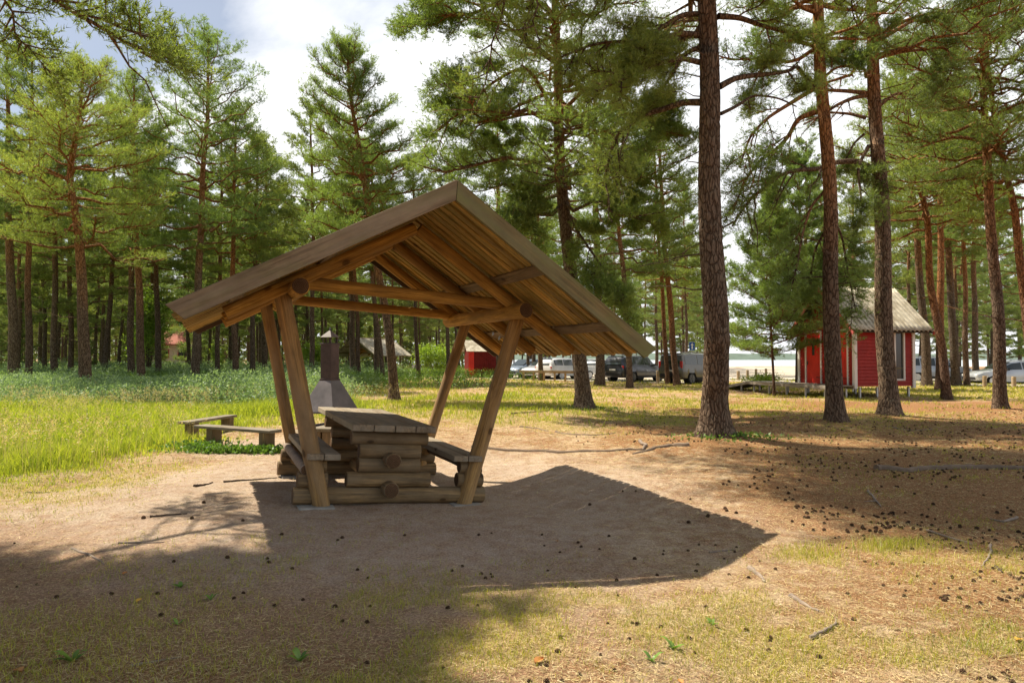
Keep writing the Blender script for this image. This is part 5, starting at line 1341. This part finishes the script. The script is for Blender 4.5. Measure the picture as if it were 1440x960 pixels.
# low blue-green shrubs under the forest edge
def shrubs():
    rng = np.random.default_rng(14)
    x, y = scatter(20000, 19, 80, lambda x, y: np.clip(shrub_d(x, y), 0, 1), rng, -80, 760)
    n = len(x); h = (.38+.6*fbm(x*.35, y*.35, 15)+.25*sstep(36, 50, y))*(.45+1.1*vnoise(x*1.1, y*.8, 0, 91)); k = 22; s = np.maximum(1, y/30)
    C_ = np.repeat(np.stack([x, y, gz(x, y)], -1), k, 0); hh = np.repeat(h, k); ss = np.repeat(s, k)
    t = rng.random(n*k)**.6
    C_ += np.stack([rng.normal(size=n*k)*.17*ss, rng.normal(size=n*k)*.17*ss, hh*t], -1)
    V = blades(C_, unit(rng.normal(size=(n*k, 3))+[0, 0, .6]), .10*ss, .034*ss, rng)
    tag(link('low_shrubs', np_mesh('low_shrubs', V, np.arange(len(V)), 3), M_['shrub']), 'knee-high blue-green shrubs under the forest edge', 'shrubs', kind='stuff')
    x, y = scatter(9000, 34, 110, lambda x, y: np.clip((1-sstep(-6, 3, x))*.9*fbm(x*.2, y*.2, 19)*1.4, 0, 1), rng, -80, 760)
    n = len(x); k = 30; C_ = np.repeat(np.stack([x, y, gz(x, y)], -1), k, 0)+np.stack([rng.normal(size=n*k)*.35, rng.normal(size=n*k)*.35, rng.random(n*k)*.75], -1)
    V = blades(C_, unit(rng.normal(size=(n*k, 3))+[0, 0, .8]), .16, .035, rng)
    tag(link('undergrowth', np_mesh('undergrowth', V, np.arange(len(V)), 3), M_['herb']), 'yellow-green undergrowth between the far trunks', 'undergrowth', kind='stuff')
    # weeds at the benches and verge plants
    P_ = []
    for (cx, cy, sx, sy, nn, h) in ((at(345, 500, 11.1).x, 11.15, .5, .10, 1500, .11), (at(280, 500, 11.7).x, 11.7, .3, .2, 500, .12), (b4.x+.15, b4.y, .5, .3, 300, .08), (b1.x+.2, b1.y-.1, .45, .25, 400, .07)):
        q = rng.normal(size=(nn, 2))*[sx, sy]+[cx, cy]; z = gz(q[:, 0], q[:, 1])+rng.random(nn)*h; P_.append(np.column_stack([q, z]))
    P_ = np.concatenate(P_); V = blades(P_, unit(rng.normal(size=P_.shape)+[0, 0, .5]), .06, .045, rng)
    tag(link('weeds', np_mesh('weeds', V, np.arange(len(V)), 3), M_['herb']), 'low leafy weeds around the benches and trunk feet', 'weeds', kind='stuff')
shrubs()

# ------------------------------------------------------------------ pine cones, sticks, roots, leaves
def cone_mesh():
    V, F = [], []; c = 0
    for k in range(34):
        t = k/33; a = k*2.4; r = .019*math.sin(PI*(.12+.80*t))+.002; z = -.024+.048*t
        ca, sa = math.cos(a), math.sin(a); o = .011*(1-t*.4)
        p0 = (ca*r*.45, sa*r*.45, z-.004); p1 = ((ca*(r+o)-sa*.007), (sa*(r+o)+ca*.007), z+.006); p2 = ((ca*(r+o)+sa*.007), (sa*(r+o)-ca*.007), z+.006); p3 = (ca*r*.4, sa*r*.4, z+.009)
        V += [p0, p1, p2, p3]; F += [(c, c+1, c+2), (c+3, c+2, c+1), (c, c+3, c+1), (c, c+2, c+3)]; c += 4
    V += [(0, 0, -.026), (.012, 0, 0), (-.006, .011, 0), (-.006, -.011, 0), (0, 0, .027)]
    F += [(c, c+2, c+1), (c, c+3, c+2), (c, c+1, c+3), (c+4, c+1, c+2), (c+4, c+2, c+3), (c+4, c+3, c+1)]
    return np.array(V), np.array(F)
CV, CF = cone_mesh()
def cones():
    rng = np.random.default_rng(21)
    dens = lambda x, y: np.clip(brown_d(x, y)*1.1 + .22*sstep(1.5, 4, x)*(1-sstep(10, 20, y)) + .03, 0, 1)*(1-.9*meadow_d(x, y))*(1-.75*bare_d(x, y)) * (1-.88*(1-sstep(-1, 2.5, x)))
    D = 2.3*np.exp(rng.random(9000)*math.log(22/2.3)); u = rng.uniform(-20, 1460, 9000); x = (u-720)/960*D
    k = (rng.random(9000) < dens(x, D)*np.clip(D/7, .10, 1.0)*.75*(.12+1.7*sstep(.42, .62, fbm(x*1.3+7, D*1.3, 44)))); x, y = x[k], D[k]
    o = np.argsort(y); x, y = x[o], y[o]; n = len(x); nI = min(295, n)
    me = np_mesh('pine_cone', CV, CF, 3); me.materials.append(M_['cone_scale'])
    for i in range(nI):
        c = bpy.data.objects.new('pine_cone', me); COL.objects.link(c)
        c.location = (x[i], y[i], gz1(x[i], y[i])+.004); c.rotation_euler = (PI/2+rng.normal()*.4, rng.normal()*.4, rng.uniform(0, 6.3)); s = rng.uniform(.3, .6); c.scale = (s, s, s)
        tag(c, 'small dark pine cone lying among the dry needles', 'pine cone', 'pine cones scattered on the ground')
    VV, FF = [], []; cnt = 0
    for i in range(nI, n):
        E_ = Euler((PI/2+rng.normal()*.4, rng.normal()*.4, rng.uniform(0, 6.3))).to_matrix(); s = rng.uniform(.36, .72)
        VV.append(CV*s @ np.array(E_).T + [x[i], y[i], gz1(x[i], y[i])+.009]); FF.append(CF+cnt); cnt += len(CV)
    if VV: tag(link('cone_scatter', np_mesh('cone_scatter', np.concatenate(VV), np.concatenate(FF), 3), M_['cone_scale']), 'many small dark pine cones farther out on the brown ground', 'pine cones', kind='stuff')
    print('cones', n)
cones()
def ground_pt(u, v):
    D = CAMH*FPX/(v-HY)
    for _ in range(4):
        q = at(u, 500, D); z = gz1(q.x, D); D = (CAMH-z)*FPX/(v-HY)
    q = at(u, 500, D); return Vector((q.x, D, gz1(q.x, D)))
def stick(name, pts, r0, r1, matn, label, cat, seed=0, lift=0.0, forks=0):
    rng = np.random.default_rng(seed+900); P = [ground_pt(*p_) for p_ in pts]
    s = np.linspace(0, len(P)-1, max(8, 5*len(P))); A = np.stack([np.interp(s, range(len(P)), [p_[a] for p_ in P]) for a in range(3)], -1)
    A[:, :2] += rng.normal(size=(len(A), 2))*r0*.5; A[1:-1] = (A[:-2]+2*A[1:-1]+A[2:])/4
    A[:, 2] = gz(A[:, 0], A[:, 1]) + lift
    o = A.mean(0); root_o = Vector(o); b = MB()
    rr = np.linspace(r0, r1, len(A))*(1+.25*rng.normal(size=len(A))*.5)
    b.tube(A-o, np.maximum(.001, rr), 8)
    for k in range(forks):
        i = rng.integers(2, len(A)-2); d = rng.normal(size=3); d[2] = .15; d = d/np.linalg.norm(d); L_ = np.linalg.norm(A[-1]-A[0])*.25
        b.tube([A[i]-o, A[i]-o+d*L_*.5, A[i]-o+d*L_+[0, 0, -.01]], [r0*.5, r0*.3, r1*.4], 6)
    ob = b.build(name, M_[matn], smooth=True); ob.location = root_o
    return tag(ob, label, cat)
stick('root', [(1232, 659), (1262, 661), (1300, 659), (1340, 658), (1390, 658), (1450, 659)], .05, .045, 'root_wood', 'long thick grey root crossing the brown ground at the right edge', 'root', 1, .005)
stick('root', [(664, 628), (700, 632), (740, 634), (790, 636), (850, 634), (905, 632)], .045, .03, 'root_wood', 'pale worn root running from the shelter post towards the thick pine', 'root', 2, .0)
stick('root', [(968, 628), (940, 627), (915, 631), (890, 638)], .06, .02, 'root_wood', 'root spreading left from the foot of the thickest pine', 'root', 3, 0)
stick('root', [(732, 600), (755, 602), (772, 606)], .03, .015, 'root_wood', 'short pale root patch in the sand behind the right shelter post', 'root', 4, 0)
stick('root', [(783, 607), (805, 611), (835, 612), (865, 609)], .03, .015, 'root_wood', 'pale bent root between the leaning pine and the thickest pine', 'root', 5, 0)
stick('root', [(720, 582), (745, 580), (775, 577)], .04, .02, 'dark_bark', 'dark root running left from the leaning pine foot', 'root', 15, 0)
stick('fallen_branch', [(898, 622), (908, 627), (903, 634)], .03, .015, 'dead_wood', 'stubby dark stump root left of the thickest pine', 'branch', 6, .03)
stick('fallen_branch', [(1218, 690), (1226, 698), (1237, 712)], .018, .006, 'dead_wood', 'short pale bent stick on the shaded brown ground at the right', 'branch', 7, .01, 1)
stick('fallen_branch', [(1388, 765), (1389, 775), (1384, 784), (1376, 795)], .011, .004, 'dead_wood', 'pale curved stick at the right edge of the sunlit patch', 'branch', 8, .01)
stick('fallen_branch', [(1300, 745), (1325, 753), (1350, 760), (1364, 765)], .010, .004, 'dead_wood', 'thin straight stick beside the tall grass tuft at the right', 'branch', 9, .01)
stick('fallen_branch', [(1050, 796), (1062, 806), (1075, 816)], .022, .008, 'dead_wood', 'flat grey wood sliver right of the shelter shadow corner', 'branch', 10, .005)
stick('fallen_branch', [(1105, 834), (1125, 845), (1146, 856)], .018, .006, 'dead_wood', 'grey wood sliver lower right of the shelter shadow', 'branch', 11, .005)
stick('fallen_branch', [(1134, 896), (1150, 886), (1166, 880), (1171, 870)], .014, .005, 'dead_wood', 'short brown twig with a curled bark end in the lower right', 'branch', 12, .012, 1)
stick('fallen_branch', [(1428, 727), (1405, 733), (1390, 729)], .016, .006, 'dead_wood', 'grey stick near the right edge above the sunlit patch', 'branch', 13, .01)
stick('fallen_branch', [(275, 683), (287, 682), (300, 678)], .022, .008, 'dark_bark', 'dark bark strip on the pale sand left of the shelter', 'branch', 14, .005)
stick('fallen_branch', [(316, 677), (345, 675), (370, 673), (392, 671)], .015, .006, 'dark_bark', 'long dark stick lying just left of the shelter footing', 'branch', 16, .005)
stick('fallen_branch', [(212, 726), (240, 723), (266, 721)], .015, .005, 'dark_bark', 'dark stick on the sunlit sand at the left', 'branch', 17, .004)
stick('fallen_branch', [(40, 692), (70, 692)], .014, .005, 'dark_bark', 'small dark stick at the meadow edge far left', 'branch', 18, .004)
stick('fallen_branch', [(170, 762), (205, 761), (232, 761)], .012, .004, 'dead_wood', 'thin brown stick in the shade at the left', 'branch', 19, .004)
stick('fallen_branch', [(104, 770), (130, 778), (150, 792)], .012, .004, 'dead_wood', 'pale thin stick in the shade at the lower left', 'branch', 20, .004)
stick('fallen_branch', [(190, 932), (225, 925), (260, 920)], .008, .003, 'dead_wood', 'thin grey twig low in the bottom left shade', 'branch', 21, .004)
stick('fallen_branch', [(996, 775), (1015, 773), (1030, 771)], .010, .004, 'dead_wood', 'thin stick inside the right corner of the shelter shadow', 'branch', 22, .004)
stick('fallen_branch', [(1250, 600), (1280, 605), (1310, 603)], .02, .008, 'dead_wood', 'pale stick on the ground right of the dark rough pine', 'branch', 23, .0)
stick('fallen_branch', [(1395, 795), (1405, 803)], .011, .006, 'dark_bark', 'short dark twig in the sunlit patch at the right edge', 'branch', 24, .005)
def leaf(u, v, s, matn, label, seed):
    rr = random.Random(seed); p = ground_pt(u, v); b = MB(); n = 7; vs = []
    for i in range(n+1):
        t = i/n; w = s*.32*math.sin(PI*t**.8)+.001
        for sgn in (-1, 0, 1): vs.append(((t-.5)*s, sgn*w, .25*s*abs(sgn)*(.5+.3*t)+.12*s*math.sin(t*3)))
    fs = [(i*3+k, i*3+k+1, i*3+k+4, i*3+k+3) for i in range(n) for k in (0, 1)]
    o = b.add(vs, fs).build('fallen_leaf', M_[matn], fix=False, smooth=True); o.location = p+Vector((0, 0, .006)); o.rotation_euler.z = rr.uniform(0, 6)
    tag(o, label, 'leaf')
leaf(758, 927, .07, 'leaf_orange', 'orange fallen leaf on the sunlit ground near the bottom middle', 1)
leaf(34, 941, .07, 'leaf_orange', 'brown-orange leaf in the shade near the bottom left corner', 2)
leaf(200, 843, .05, 'leaf_yellow', 'yellow leaf in the shade at the left', 3)
leaf(180, 805, .045, 'leaf_orange', 'orange-brown leaf left of the yellow leaf in the shade', 4)
leaf(1425, 898, .06, 'leaf_yellow', 'pale yellow leaf near the lower right corner', 5)
leaf(783, 760, .045, 'leaf_orange', 'small orange leaf in the middle of the shelter shadow', 6)
leaf(954, 955, .04, 'leaf_orange', 'small reddish leaf at the bottom edge right of the middle', 7)
# small leafy sprouts in the foreground
def sprout(u, v, n, s, label, seed):
    rng = np.random.default_rng(seed); p = ground_pt(u, v); b = MB()
    for k in range(n):
        a = rng.uniform(0, 2*PI); r = s*rng.uniform(.6, 1.2); up = rng.uniform(.3, .9); w = r*.22
        c, d = math.cos(a), math.sin(a)
        pt = lambda t, q: (c*r*t-d*q*w*math.sin(PI*min(.95, t)**.8), d*r*t+c*q*w*math.sin(PI*min(.95, t)**.8), r*up*math.sin(t*1.9))
        vs = [pt(t, q) for t in (.02, .3, .55, .8, 1) for q in (-1, 0, 1)]
        b.add(vs, [(i*3+j, i*3+j+1, i*3+j+4, i*3+j+3) for i in range(4) for j in (0, 1)])
    o = b.build('sprout', M_['herb'], fix=False, smooth=True); o.location = p; tag(o, label, 'plant')
sprout(258, 823, 6, .055, 'small broad-leaved sprout in the shaded foreground at the left', 1)
sprout(300, 840, 7, .05, 'pale green sprout right of the small broad-leaved one', 2)
sprout(255, 875, 5, .05, 'single leafy sprout lower in the shaded foreground', 3)
sprout(425, 925, 7, .055, 'three-leaved sprout in the shade near the bottom, left of the sunlit grass', 4)
sprout(945, 908, 8, .06, 'bright green leafy sprout at the sunlit bottom right of the middle', 5)
sprout(915, 925, 6, .05, 'small green sprout left of the bright leafy one at the bottom', 6)
sprout(108, 925, 8, .07, 'grassy green sprout in the lower left corner shade', 7)
sprout(1000, 875, 6, .05, 'little green weed in the sunlit grass below the shadow corner', 8)
